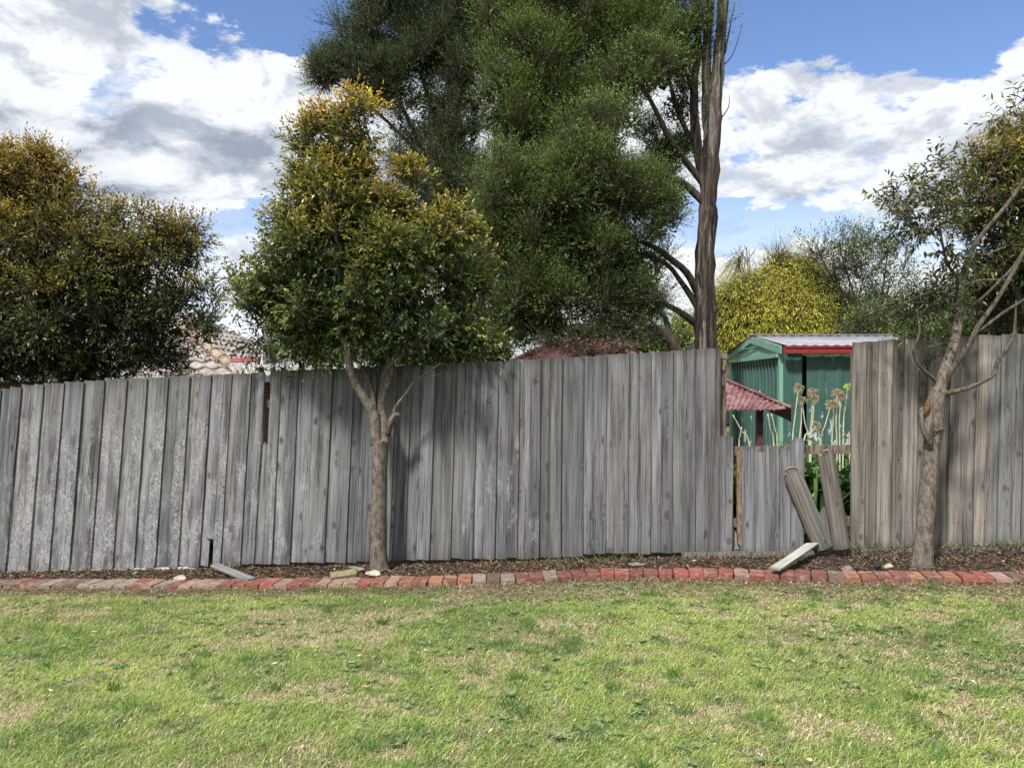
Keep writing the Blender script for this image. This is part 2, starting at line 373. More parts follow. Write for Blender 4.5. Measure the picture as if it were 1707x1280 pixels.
class MB:
    def __init__(s): s.v = []; s.f = []; s.sm = []
    def add(s, vs, fs, smooth=False):
        k = len(s.v); s.v += [tuple(v) for v in vs]; s.f += [tuple(i + k for i in f) for f in fs]; s.sm += [smooth] * len(fs)
    def box(s, a, b):
        x0, y0, z0 = a; x1, y1, z1 = b
        s.add([(x0, y0, z0), (x1, y0, z0), (x1, y1, z0), (x0, y1, z0), (x0, y0, z1), (x1, y0, z1), (x1, y1, z1), (x0, y1, z1)],
              [(0, 3, 2, 1), (4, 5, 6, 7), (0, 1, 5, 4), (1, 2, 6, 5), (2, 3, 7, 6), (3, 0, 4, 7)])
    def hexa(s, q):  # eight corners, bottom four then top four
        s.add(q, [(0, 3, 2, 1), (4, 5, 6, 7), (0, 1, 5, 4), (1, 2, 6, 5), (2, 3, 7, 6), (3, 0, 4, 7)])
    def slab(s, quad, t):  # a plate: four corners and a thickness along its normal
        q = [Vector(p) for p in quad]; n = (q[1] - q[0]).cross(q[3] - q[0]).normalized() * t
        s.hexa([tuple(p - n) for p in q] + [tuple(p) for p in q])
    def bar(s, a, b, w, h, up=(0, 0, 1)):
        a = Vector(a); b = Vector(b); d = (b - a).normalized(); u = Vector(up); r = d.cross(u).normalized(); u = r.cross(d)
        c = [(-w / 2, -h / 2), (w / 2, -h / 2), (w / 2, h / 2), (-w / 2, h / 2)]
        s.hexa([tuple(a + r * x + u * y) for x, y in c] + [tuple(b + r * x + u * y) for x, y in c])
    def tube(s, pts, rad, n=10, rough=0.0, seed=0, cap=True, sub=3):
        pts = [Vector(p) for p in pts]
        # catmull-rom
        P_, R_ = [], []
        m = len(pts)
        for i in range(m - 1):
            p0 = pts[max(i - 1, 0)]; p1 = pts[i]; p2 = pts[i + 1]; p3 = pts[min(i + 2, m - 1)]
            for k in range(sub):
                t = k / sub
                P_.append(0.5 * ((2 * p1) + (-p0 + p2) * t + (2 * p0 - 5 * p1 + 4 * p2 - p3) * t * t + (-p0 + 3 * p1 - 3 * p2 + p3) * t ** 3))
                R_.append(rad[i] * (1 - t) + rad[i + 1] * t)
        P_.append(pts[-1]); R_.append(rad[-1])
        rr = random.Random(seed + 5)
        ph = [rr.uniform(0, 6.28) for _ in range(6)]
        d0 = (P_[1] - P_[0]).normalized(); ref = Vector((0, -1, 0)) if abs(d0.y) < 0.8 else Vector((1, 0, 0))
        u = d0.cross(ref).normalized(); vs = []; L = 0
        for i, p in enumerate(P_):
            d = (P_[min(i + 1, len(P_) - 1)] - P_[max(i - 1, 0)]).normalized()
            u = (u - d * u.dot(d)).normalized(); w = d.cross(u)
            if i: L += (P_[i] - P_[i - 1]).length
            for k in range(n):
                a = 2 * math.pi * k / n
                f = 1 + rough * (math.sin(3 * a + ph[0] + L * 2.0) * 0.5 + math.sin(5 * a + ph[1] - L * 3.1) * 0.35 + math.sin(2 * a + ph[2] + L * 9) * 0.35 + math.sin(L * 17 + ph[3] + a) * 0.3 + rr.uniform(-.25, .25))
                vs.append(tuple(p + (u * math.cos(a) + w * math.sin(a)) * R_[i] * f))
        fs = []
        for i in range(len(P_) - 1):
            for k in range(n):
                a = i * n + k; b = i * n + (k + 1) % n
                fs.append((a, b, b + n, a + n))
        s.add(vs, fs, True)
        if cap:
            k = len(s.v) - len(vs)
            s.f.append(tuple(range(k + n - 1, k - 1, -1))); s.sm.append(False)
            s.f.append(tuple(range(k + len(vs) - n, k + len(vs)))); s.sm.append(False)
    def build(s, name, mat, parent=None, origin=None):
        me = bpy.data.meshes.new(name)
        o = bpy.data.objects.new(name, me); C.objects.link(o)
        if parent is not None: o.parent = parent; base = wloc(parent)
        else:
            base = Vector(origin) if origin is not None else Vector((0, 0, 0)); o.location = base
        me.from_pydata([(v[0] - base.x, v[1] - base.y, v[2] - base.z) for v in s.v], [], s.f)
        me.polygons.foreach_set('use_smooth', s.sm)
        me.materials.append(mat); me.update()
        return o


def fast_mesh(name, V, faces_n, mat, cols=None, parent=None, loops=None):
    """V (N,3); faces_n: (M,k) array of indices"""
    me = bpy.data.meshes.new(name)
    base = wloc(parent) if parent is not None else Vector((0, 0, 0))
    V = (V - np.array(base[:])).astype(np.float32)
    me.vertices.add(len(V)); me.vertices.foreach_set('co', V.ravel())
    k = faces_n.shape[1]; m = faces_n.shape[0]
    me.loops.add(m * k); me.loops.foreach_set('vertex_index', faces_n.astype(np.int32).ravel())
    me.polygons.add(m); me.polygons.foreach_set('loop_start', np.arange(0, m * k, k, dtype=np.int32))
    if cols is not None:
        a = me.attributes.new('tint', 'FLOAT_COLOR', 'POINT')
        c4 = np.ones((len(V), 4), np.float32); c4[:, :3] = cols; a.data.foreach_set('color', c4.ravel())
    me.materials.append(mat); me.update(calc_edges=True)
    o = bpy.data.objects.new(name, me); C.objects.link(o)
    if parent is not None: o.parent = parent
    return o


def nrm(a): return a / (np.linalg.norm(a, axis=-1, keepdims=True) + 1e-9)


# ------------------------------------------------------------------ the lie of the land
def gz(x, y=0.0):
    return 0.04 * 9.0 * math.tanh(x / 9.0)


def gznp(x): return 0.36 * np.tanh(x / 9.0)


BX = [-9, -4.4, -2.2, -0.7, 0.0, 0.7, 1.56, 2.47, 3.7, 8]
BY = [7.1, 6.59, 6.27, 6.12, 6.12, 6.16, 6.02, 5.79, 5.60, 5.2]


def yb(x): return float(np.interp(x, BX, BY))


def fy(x): return 6.985 - 0.0642 * x


def fx(px):  # where the fence line shows at that column
    u = (px - CX) / F; Y = 6.985 / (1 + 0.0642 * u); return u * Y, Y


def sheet(name, xs, ys, zf, mat):
    mb = MB(); nx, ny = len(xs), len(ys)
    mb.add([(x, y, zf(x, y)) for y in ys for x in xs], [(j * nx + i, j * nx + i + 1, (j + 1) * nx + i + 1, (j + 1) * nx + i) for j in range(ny - 1) for i in range(nx - 1)], True)
    return mb.build(name, mat)


gx = [-600, -200, -60, -25] + [round(-14 + i * 0.7, 3) for i in range(41)] + [25, 60, 200, 600]
gy = [-300, -60, -15, -5, 0, 1, 2, 3, 4, 5, 6, 7, 8, 10, 13, 18, 26, 40, 80, 200, 900]
tag(sheet('ground', gx, gy, lambda x, y: gz(x) - 0.055, M['lawn']), kind='structure')
mb = MB(); lxs = [-600, -200, -60, -25, -14] + [-9 + i * 0.25 for i in range(73)] + [14, 25, 60, 200, 600]; lts = [0, .3, .6, .8, .9, .95, .98, 1.0]; nl_ = len(lxs)
mb.add([(x, -300 + (yb(x) + 0.12 + 300) * t ** 0.02 if t > 0 else -300, gz(x) - 0.004) for t in lts for x in lxs], [(j * nl_ + i, j * nl_ + i + 1, (j + 1) * nl_ + i + 1, (j + 1) * nl_ + i) for j in range(len(lts) - 1) for i in range(nl_ - 1)], True)
tag(mb.build('lawn', M['lawn']), kind='structure')
# garden bed between the bricks and the fence
xs = [-8 + i * 0.08 for i in range(200)]
mb = MB(); n = len(xs); vs = []
r2 = random.Random(3)
for j in range(14):
    t = j / 13
    for x in xs:
        y0 = yb(x) + 0.10; y1 = fy(x) + 0.9
        y = y0 + (y1 - y0) * t
        z = gz(x) + 0.010 - 0.045 * min(t * 1.5, 1.0) + r2.uniform(-0.006, 0.007)
        vs.append((x, y, z))
mb.add(vs, [(j * n + i, j * n + i + 1, (j + 1) * n + i + 1, (j + 1) * n + i) for j in range(13) for i in range(n - 1)], True)
tag(mb.build('garden_bed', M['soil']), kind='structure')


# ------------------------------------------------------------------ boards
def board_mesh(L, w, t, rr, top='flat', seg=10, cols=7, warp=0.004, jag=0.03, slant=0.0, botjag=0.003, taper=0.0, prof=None, cup=0.0):
    """a sawn paling standing on its end: x across, y through, z along"""
    vs = []; fs = []
    ph = rr.uniform(0, 6.28); a1 = rr.uniform(-warp, warp); a2 = rr.uniform(-warp, warp)
    ew = [rr.uniform(-0.0018, 0.0018) for _ in range(seg + 1)]; ew2 = [rr.uniform(-0.0018, 0.0018) for _ in range(seg + 1)]
    topo = []
    for i in range(cols):
        u = i / (cols - 1)
        if prof: o = float(np.interp(u, [p[0] for p in prof], [p[1] for p in prof])) + rr.uniform(-0.006, 0.006)
        elif top == 'flat': o = rr.uniform(-0.003, 0.003)
        else: o = rr.uniform(-jag, jag)
        topo.append(o + slant * (u - 0.5))
    boto = [rr.uniform(-botjag, botjag) for _ in range(cols)]
    def pt(i, j, side):
        u = i / (cols - 1) - 0.5; v = j / seg
        ww = w * (1 - taper * v)
        x = u * ww + (ew[j] if i == 0 else ew2[j] if i == cols - 1 else 0) + a1 * math.sin(v * 3.0 + ph)
        y = a2 * math.sin(v * 2.6 + ph) + (-t / 2 if side == 0 else t / 2)
        y -= cup * (1 - 4 * u * u)
        if side == 0 and i in (0, cols - 1): y += t * 0.13
        z = L * v
        if j == seg: z += topo[i] + (0.0 if side == 0 else rr.uniform(-0.01, 0.004) * (top != 'flat'))
        if j == seg - 1: z += topo[i] * 0.2
        if j == 0: z += boto[i]
        return (x, y, z)
    for side in (0, 1):
        for j in range(seg + 1):
            for i in range(cols): vs.append(pt(i, j, side))
    S = (seg + 1) * cols
    I = lambda i, j, s_: s_ * S + j * cols + i
    for j in range(seg):
        for i in range(cols - 1):
            fs.append((I(i, j, 0), I(i + 1, j, 0), I(i + 1, j + 1, 0), I(i, j + 1, 0)))
            fs.append((I(i, j, 1), I(i, j + 1, 1), I(i + 1, j + 1, 1), I(i + 1, j, 1)))
        fs.append((I(0, j, 0), I(0, j + 1, 0), I(0, j + 1, 1), I(0, j, 1)))
        c = cols - 1
        fs.append((I(c, j, 0), I(c, j, 1), I(c, j + 1, 1), I(c, j + 1, 0)))
    for i in range(cols - 1):
        fs.append((I(i, 0, 0), I(i, 0, 1), I(i + 1, 0, 1), I(i + 1, 0, 0)))
        fs.append((I(i, seg, 0), I(i + 1, seg, 0), I(i + 1, seg, 1), I(i, seg, 1)))
    return vs, fs


def put_board(name, p0, axis, normal, vf, mat, parent=None, color=(1, 1, 1), lichen=0.0):
    """place a board mesh: z along axis, -y towards the viewer's side (normal)"""
    me = bpy.data.meshes.new(name); me.from_pydata(vf[0], [], vf[1]); me.materials.append(mat); me.update()
    o = bpy.data.objects.new(name, me); C.objects.link(o)
    z = Vector(axis).normalized(); y = -Vector(normal); y = (y - z * y.dot(z)).normalized(); x = y.cross(z)
    m = Matrix((x, y, z)).transposed().to_4x4()
    if parent is not None: o.parent = parent; m.translation = Vector(p0) - wloc(parent)
    else: m.translation = Vector(p0)
    o.matrix_basis = m
    o.color = (*color, 1.0); o['lichen'] = float(lichen)
    return o


FD = Vector((1, -0.0642, 0)).normalized()      # along the fence
FN = Vector((-0.0642, -1, 0)).normalized()     # out of the fence towards the lawn
TOPX = [-400, 0, 30, 200, 440, 500, 600, 640, 680, 850, 930, 1025, 1200, 1300, 1418, 1450, 1707, 2200]
TOPY = [665, 648, 642, 632, 620, 616, 613, 610, 610, 601, 597, 591, 581, 578, 572, 569, 556, 535]
BOTX = [-400, 0, 320, 400, 580, 700, 850, 935, 1000, 1120, 1240, 1418, 1707, 2200]
BOTY = [965, 953, 942, 940, 935, 931, 929, 926, 921, 919, 917, 912, 905, 893]
LX = [-300, 0, 250, 500, 650, 800, 880, 1200, 1418, 1560, 1707]
LA = [6, 5.3, 4.3, 2.9, 2.2, 1.6, 0.5, 0.3, 0.4, 1.2, 1.4]


def top_z(px):
    x, Y = fx(px); return HC - (float(np.interp(px, TOPX, TOPY)) - CY) / F * Y


def bot_z(px):
    x, Y = fx(px); return HC - (float(np.interp(px, BOTX, BOTY)) - CY) / F * Y


def zat(px, py):
    x, Y = fx(px); return HC - (py - CY) / F * Y


rb = random.Random(21)


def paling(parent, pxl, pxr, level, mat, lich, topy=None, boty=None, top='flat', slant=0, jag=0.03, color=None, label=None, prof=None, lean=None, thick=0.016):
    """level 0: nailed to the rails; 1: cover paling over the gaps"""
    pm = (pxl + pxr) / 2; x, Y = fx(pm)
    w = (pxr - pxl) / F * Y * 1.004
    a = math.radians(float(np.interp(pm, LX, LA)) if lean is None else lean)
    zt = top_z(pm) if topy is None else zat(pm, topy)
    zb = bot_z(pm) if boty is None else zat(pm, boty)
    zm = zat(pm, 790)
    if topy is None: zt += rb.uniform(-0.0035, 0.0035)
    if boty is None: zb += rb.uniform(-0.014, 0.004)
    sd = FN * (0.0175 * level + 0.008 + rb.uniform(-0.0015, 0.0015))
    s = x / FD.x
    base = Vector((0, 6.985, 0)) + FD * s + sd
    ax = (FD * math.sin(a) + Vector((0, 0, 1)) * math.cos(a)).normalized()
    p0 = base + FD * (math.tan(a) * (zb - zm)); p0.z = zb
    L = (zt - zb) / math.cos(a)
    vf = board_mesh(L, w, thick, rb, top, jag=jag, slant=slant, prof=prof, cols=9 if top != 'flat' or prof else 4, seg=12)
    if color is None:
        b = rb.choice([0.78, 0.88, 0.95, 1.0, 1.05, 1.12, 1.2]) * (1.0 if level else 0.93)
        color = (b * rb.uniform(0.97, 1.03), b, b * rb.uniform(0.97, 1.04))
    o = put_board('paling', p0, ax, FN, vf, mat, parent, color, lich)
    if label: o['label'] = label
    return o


def rail(parent, px0, px1, dy0, dy1, name='rail', mat=None, depth=0.045, hgt=0.075, off=-0.03):
    x0, Y0 = fx(px0); x1, Y1 = fx(px1)
    a = Vector((0, 6.985, 0)) + FD * (x0 / FD.x) + FN * off; b = Vector((0, 6.985, 0)) + FD * (x1 / FD.x) + FN * off
    a.z = zat(px0, dy0); b.z = zat(px1, dy1)
    m = MB(); m.bar(a, b, depth, hgt); return m.build(name, mat or M['post_wood'], parent)


# ---- the long fence, left of the breach
x, Y = fx(600)
fl = thing('paling_fence', (x, Y, bot_z(600)), 'long weathered grey timber paling fence with pale lichen, left of the broken gap', 'fence')


def lich(px):
    return float(np.interp(px, [-100, 20, 90, 250, 330, 480, 520, 600, 700, 760, 860, 930, 960, 1300], [0.7, 0.6, 0.85, 0.9, 0.75, 0.55, 0.45, 0.15, 0.2, 0.45, 0.5, 0.35, 0.04, 0.0]))


def tone(px):
    b = float(np.interp(px, [0, 200, 330, 450, 620, 700, 800, 900, 1000, 1200], [0.84, 0.98, 1.12, 1.0, 0.92, 0.95, 0.9, 0.86, 0.98, 1.0]))
    b *= rb.choice([0.74, 0.86, 0.95, 1.02, 1.10, 1.24])
    return (b * rb.uniform(0.99, 1.08), b * rb.uniform(0.99, 1.02), b * rb.uniform(0.96, 1.04))


lines = [-180, -146, -112, -78, -43, -8, 26, 63, 97, 130, 165, 202, 236, 271, 308, 343, 378, 410]
for i, ln in enumerate(lines):
    prev = lines[i - 1] if i else ln - 35
    c = tone(ln)
    if ln == 378:      # the cover paling broken off at its foot
        paling(fl, 340, 357.5, 0, M['grey_wood'], lich(ln), color=tone(ln))
        paling(fl, 364.8, 373, 0, M['grey_wood'], lich(ln), color=tone(ln))
        paling(fl, 353, 368, 0, M['grey_wood'], lich(ln), color=tone(ln), boty=893)
        paling(fl, 353, 365.5, 1, M['grey_wood'], lich(ln), color=(1.1, 1.08, 1.12), boty=897, label='pale paling snapped off short above the ground')
        paling(fl, 365.5, 379, 1, M['grey_wood'], lich(ln), color=tone(ln))
        continue
    split = rb.random() < 0.35
    xl = prev - 1; xr = ln - 15
    k = rb.uniform(-2.5, 3)
    paling(fl, xl, xr + k + 1.5, 0, M['grey_wood'], lich(ln) * rb.uniform(0.6, 1), color=tone(ln))
    paling(fl, ln - 17 + k, ln + 1, 1, M['grey_wood'], lich(ln) * rb.uniform(0.75, 1.1), color=c)
# beside the slot
paling(fl, 409, 426, 0, M['grey_wood'], 0.5, color=tone(420))
paling(fl, 423.5, 434, 1, M['grey_wood'], 0.45, color=(1.0, 1.0, 1.03))
paling(fl, 434, 447, 0, M['grey_wood'], 0.6, topy=740, top='jag', jag=0.022, color=(1.05, 1.05, 1.0), label='paling snapped off with a splintered top below the slot')
for a_, b_, lv in [(445.5, 462, 1), (459, 480, 0), (476.5, 492, 1), (489, 513, 0), (510, 520, 0), (519, 549, 1), (546, 568, 0), (566, 584, 1), (581, 603, 0), (600, 622, 1), (619, 640, 0), (637, 655, 1), (652, 664, 0)]:
    paling(fl, a_, b_, lv, M['grey_wood'], lich(a_), color=tone(a_))
ls = [662, 680, 700, 720, 737, 755, 773, 791, 809, 827, 846, 863, 882, 900, 918, 936, 955, 972, 991, 1010, 1028, 1047, 1065, 1084, 1101, 1120, 1138, 1158, 1175, 1198]
for i in range(len(ls) - 1):
    lv = (i + 1) % 2
    e = (0.8 if lv else 3.2) if ls[i] < 860 else (-0.1 if lv else 3.0)
    paling(fl, ls[i] - e, ls[i + 1] + e, lv, M['grey_wood'], lich(ls[i]), color=tone(ls[i]))
paling(fl, 1196, 1220.5, 0, M['grey_wood'], 0.0, topy=727, prof=[(0, 0.0), (0.6, 0.0), (0.75, -0.006), (1, -0.008)], color=(1.05, 1.04, 1.02), label='paling cut short beside the gap')
for t_, nm in ((0.16, 'rail'), (0.52, 'rail'), (0.86, 'rail')):
    for a_, b_ in ((-190, 700), (704, 1206)):
        m0 = np.interp(a_, TOPX, TOPY) * (1 - t_) + np.interp(a_, BOTX, BOTY) * t_; m1 = np.interp(b_, TOPX, TOPY) * (1 - t_) + np.interp(b_, BOTX, BOTY) * t_
        rail(fl, a_, b_, m0, m1)
for px in (-100, 250, 702, 1206):
    x, Y = fx(px); a = Vector((x, Y + 0.10, gz(x) - 0.2)); m = MB()
    ztop = zat(px, 598) if px == 1206 else top_z(px) - 0.06
    m.box((x - 0.04, Y + 0.045, gz(x) - 0.2), (x + 0.038, Y + 0.125, ztop))
    if px == 1206:
        m.box((x - 0.047, Y + 0.038, ztop + 0.002), (x + 0.045, Y + 0.13, ztop + 0.05))
        m.box((x - 0.05, Y + 0.02, ztop - 0.10), (x + 0.02, Y + 0.042, ztop - 0.035))
    o = m.build('fence_post', M['post_wood'], fl)
    if px == 1206: o['label'] = 'rough brown post standing bare above the cut paling'

# ---- the broken stretch
x, Y = fx(1285)
fm = thing('broken_fence_panel', (x, Y, bot_z(1285)), 'low run of snapped grey palings on a rail in the fence gap', 'fence panel')
paling(fm, 1232, 1256, 1, M['grey_wood'], 0, topy=746, prof=[(0, 0.008), (0.5, 0.012), (1, 0.0)], color=(1.02, 1.0, 1.03), lean=0)
paling(fm, 1254, 1277, 0, M['grey_wood'], 0, topy=750, prof=[(0, 0.012), (0.1, 0.03), (0.3, -0.01), (0.6, -0.02), (1, -0.012)], color=(1.1, 1.08, 1.1), lean=0)
paling(fm, 1275.5, 1297, 1, M['grey_wood'], 0, topy=744, prof=[(0, 0.018), (0.2, 0.022), (0.25, 0), (0.7, 0.004), (1, 0.0)], color=(0.95, 0.95, 0.95), lean=0)
paling(fm, 1295, 1319, 0, M['grey_wood'], 0, topy=748, prof=[(0, 0.0), (0.3, 0.0), (0.8, 0.012), (1, 0.02)], color=(1.05, 1.03, 1.08), lean=0)
paling(fm, 1317.5, 1339, 1, M['grey_wood'], 0, topy=733, prof=[(0, -0.03), (0.2, 0.02), (0.6, 0.016), (1, 0.0)], color=(1.12, 1.1, 1.15), lean=0.5)
rail(fm, 1218, 1424, 752, 749, off=-0.035, hgt=0.075)
rail(fm, 1218, 1424, 872, 869, off=-0.035, hgt=0.075)
# split brown edge board
mbx = MB(); x0, Y0 = fx(1229.5); x1, Y1 = fx(1234)
q = Vector((x0, Y0 - 0.012, 0)); q2 = Vector((x1, Y1 - 0.045, 0))
mbx.hexa([(q.x, q.y, zat(1230, 905)), (q2.x - .001, q2.y, zat(1230, 910)), (q2.x - .001, q2.y + .04, zat(1230, 905)), (q.x, q.y + .04, zat(1230, 905)),
          (q.x - .004, q.y, zat(1230, 756)), (q2.x - .003, q2.y, zat(1230, 746)), (q2.x - .003, q2.y + .04, zat(1230, 746)), (q.x - .004, q.y + .04, zat(1230, 756))])
o = mbx.build('batten', M['raw_wood'], fm); o['label'] = 'brown split batten on the left end of the low run'

# ---- the right-hand fence
x, Y = fx(1560)
fr = thing('paling_fence', (x, Y, bot_z(1560)), 'taller looking warm grey timber paling fence behind the right tree, right of the broken gap', 'fence')
edges = [1418, 1438, 1460, 1481, 1502, 1522, 1541, 1561, 1579, 1600, 1622, 1642, 1662, 1682, 1701, 1722, 1742, 1763, 1784, 1804, 1825, 1846, 1866, 1887, 1908, 1929]
for i in range(len(edges) - 1):
    lv = (i + 1) % 2
    e = 1.2 if lv else 3.0
    b = rb.choice([0.85, 0.92, 1.0, 1.06, 1.12]) * (1.04 if lv else 0.90)  # recessed palings tinted darker, shade of the raised ones put into the colour
    if i in (1, 3): b = 0.82  # darker still: the raised neighbour's shadow is in the tint
    cc = (b * rb.uniform(0.98, 1.06), b, b * rb.uniform(0.95, 1.02))
    if 1640 < edges[i] < 1710: cc = (b * 0.95, b, b * 1.08)
    paling(fr, edges[i] - e, edges[i + 1] + e, lv * 1.7, M['warm_wood'], 0.0, color=cc, thick=0.018)
for t_ in (0.14, 0.5, 0.86):
    m0 = np.interp(1421, TOPX, TOPY) * (1 - t_) + np.interp(1421, BOTX, BOTY) * t_; m1 = np.interp(1925, TOPX, TOPY) * (1 - t_) + np.interp(1925, BOTX, BOTY) * t_
    rail(fr, 1424.5, 1925, m0, m1)
for px in (1436, 1900):
    x, Y = fx(px); m = MB(); m.box((x - 0.04, Y + 0.055, gz(x) - 0.2), (x + 0.04, Y + 0.135, top_z(px) - 0.08)); m.build('fence_post', M['post_wood'], fr)

# nail heads on the right fence and the broken run
for par, pxs, pys in ((fl, [q_ for q_ in range(8, 1195, 18) if abs(q_ - 440) > 14 and abs(q_ - 360) > 14], (0.16, 0.52, 0.86)), (fr, [(edges[i] + edges[i + 1]) / 2 for i in range(0, 16)], (622, 742, 868)), (fm, [1244, 1286, 1328], (880,))):
    m = MB()
    for px in pxs:
        for py in pys:
            for s_ in (-4, 4):
                pq = px + s_ + rb.uniform(-1, 1); py_ = py if py > 1 else np.interp(px, TOPX, TOPY) * (1 - py) + np.interp(px, BOTX, BOTY) * py
                x, Y = fx(pq); z = zat(px, py_ + rb.uniform(-3, 3))
                c = Vector((x, Y, z)) + FN * (0.0485 if par is fr else 0.0345)
                m.bar(c, c + FN * 0.0025, 0.006, 0.006)
    o = m.build('nail_heads', M['black'], par); o['kind'] = 'stuff'

# ---- sleepers under the fence
def sleeper(px0, px1, y0, y1, label, h=0.085, off=0.045, mat=None, drop=0.0):
    x0, Y0 = fx(px0); x1, Y1 = fx(px1)
    a = Vector((0, 6.985, 0)) + FD * (x0 / FD.x) + FN * off; b = Vector((0, 6.985, 0)) + FD * (x1 / FD.x) + FN * off
    a.z = zat(px0, y0) - h / 2; b.z = zat(px1, y1) - h / 2
    vf = board_mesh((b - a).length, h, 0.05, rb, seg=14, cols=4, warp=0.006)
    o = put_board('timber_sleeper', a, (b - a), FN, vf, mat or M['sleeper'])
    tag(o, label, 'sleeper'); return o


sleeper(1135, 1248, 918.5, 917.5, 'dark timber sleeper under the right end of the long fence, left of the fallen plank', 0.07)
sleeper(1249.5, 1558, 917, 911, 'mossy timber sleeper running from the broken gap to the right tree trunk', 0.08)
sleeper(1560, 1930, 911, 902, 'brown timber sleeper under the fence, right of the right tree trunk', 0.075)
sleeper(-190, 330, 957, 943, 'pale grey timber sleeper under the lichen covered end of the long fence', 0.05, off=0.0, mat=M['pale_wood'])


# ---- loose broken palings
def loose(name, p0, p1, w, t, normal, label, mat='grey_wood', color=(1, 1, 1), prof=None, cat='broken board', group=None, warp=0.004, cup=0.0):
    p0 = Vector(p0); p1 = Vector(p1)
    vf = board_mesh((p1 - p0).length, w, t, rb, 'jag', jag=0.012, prof=prof, cols=11, seg=12, warp=warp, cup=cup)
    o = put_board(name, p0, p1 - p0, normal, vf, M[mat], None, color, 0.0)
    return tag(o, label, cat, group)


def fp(px, py, out):  # a point on the fence's front, 'out' metres before it
    x, Y = fx(px); q = Vector((0, 6.985, 0)) + FD * (x / FD.x) + FN * out
    k = q.y / Y
    return Vector((q.x * 1.0, q.y, HC - (py - CY) / F * q.y))


g1 = 'snapped palings leaning in the gap'
def on_px(px, py, Y): return P(px, py, Y)
o = loose('broken_paling', P(1373, 914, 6.70), P(1319, 788, 6.76), 0.160, 0.016, (-0.25, -1, 0.1), 'snapped paling with a rounded orange broken tip leaning left across the low run', 'warm_wood', (0.80, 0.78, 0.76),
          [(0, -0.035), (0.12, 0.015), (0.22, 0.0), (0.3, 0.034), (0.42, 0.006), (0.5, 0.022), (0.7, 0.004), (0.8, 0.026), (1, -0.03)], group=g1, cup=0.042)
m = MB(); tip = P(1321, 781, 6.72)
m.tube([P(1307, 787, 6.72), P(1313, 781.5, 6.72), P(1322, 779.0, 6.72), P(1331, 783, 6.72)], [0.006, 0.012, 0.010, 0.003], 6, 0.3, 3)
q = m.build('split_tip', M['raw_wood']); q.parent = o; q.matrix_parent_inverse = o.matrix_basis.inverted()
o = loose('broken_paling', P(1403, 914, 6.68), P(1376, 756, 6.72), 0.148, 0.016, (-0.2, -1, 0.1), 'dark snapped paling standing tilted against the rail, beside the right fence', 'warm_wood', (0.78, 0.75, 0.74),
          [(0, 0.0), (0.3, -0.015), (0.5, 0.0), (0.62, 0.03), (0.75, 0.035), (1, 0.012)], group=g1, cup=0.042)
m = MB(); m.tube([P(1372, 755, 6.70), P(1377, 750.5, 6.70), P(1385, 750, 6.70)], [0.006, 0.012, 0.008], 6, 0.3, 4)
q = m.build('split_tip', M['raw_wood']); q.parent = o; q.matrix_parent_inverse = o.matrix_basis.inverted()
loose('board_offcut', P(1386, 912, 6.76), P(1376, 850, 6.80), 0.12, 0.018, (0.1, -1, 0), 'short pale grey board end standing between the two leaning palings', 'grey_wood', (1.25, 1.22, 1.18),
      [(0, -0.02), (0.4, 0.03), (0.7, 0.01), (1, -0.06)])
# splintered foot
loose('splintered_board', P(1229, 916, 6.90), P(1212, 866, 6.93), 0.075, 0.014, (-0.3, -1, 0), 'pale splintered board foot fanning out beside the cut paling', 'pale_wood', (0.7, 0.68, 0.64),
      [(0, -0.03), (0.5, 0.03), (1, -0.15)])
# plank fallen over the bricks
gxp = P(1284, 957, 6.0); gxq = P(1348, 911, 6.72)
za = gz(gxp.x) + 0.095; zb_ = gz(gxq.x) + 0.115
loose('fallen_plank', (gxp.x + 0.01, 5.93, za), (gxq.x + 0.02, 6.68, zb_), 0.085, 0.015, (-0.02, -0.1, 1), 'pale grey plank fallen across the bed onto the brick edging', 'pale_wood', (1.05, 1.08, 1.02),
      [(0, -0.05), (0.3, -0.03), (0.6, 0.0), (0.8, 0.06), (1, 0.02)])
a = P(420, 957, 6.45); b = P(357, 943, 6.93)
loose('thin_board', (a.x, a.y, gz(a.x) + 0.040), (b.x, b.y, gz(b.x) + 0.075), 0.085, 0.02, (0, -0.12, 1), 'thin grey slat lying on the bed below the snapped paling', 'grey_wood', (1.15, 1.15, 1.12),
      [(0, -0.02), (0.5, 0.01), (1, 0.0)])
a = P(551, 957, 6.38); b = P(594, 950, 6.45)
loose('timber_offcut', (a.x, a.y, gz(a.x) + 0.062), (b.x, b.y, gz(b.x) + 0.066), 0.085, 0.045, (0.0, -0.35, 1), 'short mossy yellow brown timber offcut on the bricks, left of the left trunk', 'mossy_wood')


# ---- stones
def stone(name, c, sx, sy, sz, mat, label, seed, cat='stone'):
    r = random.Random(seed); import bmesh
    bm = bmesh.new(); bmesh.ops.create_icosphere(bm, subdivisions=3, radius=1.0)
    dirs = [Vector((r.uniform(-1, 1), r.uniform(-1, 1), r.uniform(-1, 1))).normalized() for _ in range(9)]
    for v in bm.verts:
        p = v.co.copy()
        for d_ in dirs:
            k = p.dot(d_)
            if k > 0.6: p -= d_ * (k - 0.6) * 0.97
        p += Vector((r.uniform(-1, 1), r.uniform(-1, 1), r.uniform(-1, 1))) * 0.02
        v.co = Vector((p.x * sx, p.y * sy, p.z * sz))
    me = bpy.data.meshes.new(name); bm.to_mesh(me); bm.free(); me.materials.append(mat)
    o = bpy.data.objects.new(name, me); C.objects.link(o); o.location = c; o.rotation_euler = (0, 0, r.uniform(-0.4, 0.4))
    return tag(o, label, cat)


def stone_at(px, py, Y, *a, **k):
    p = P(px, py, Y); z = gz(p.x) + k.pop('lift', 0.03)
    return stone(k.pop('name', 'stone'), (p.x, Y, z), *a)


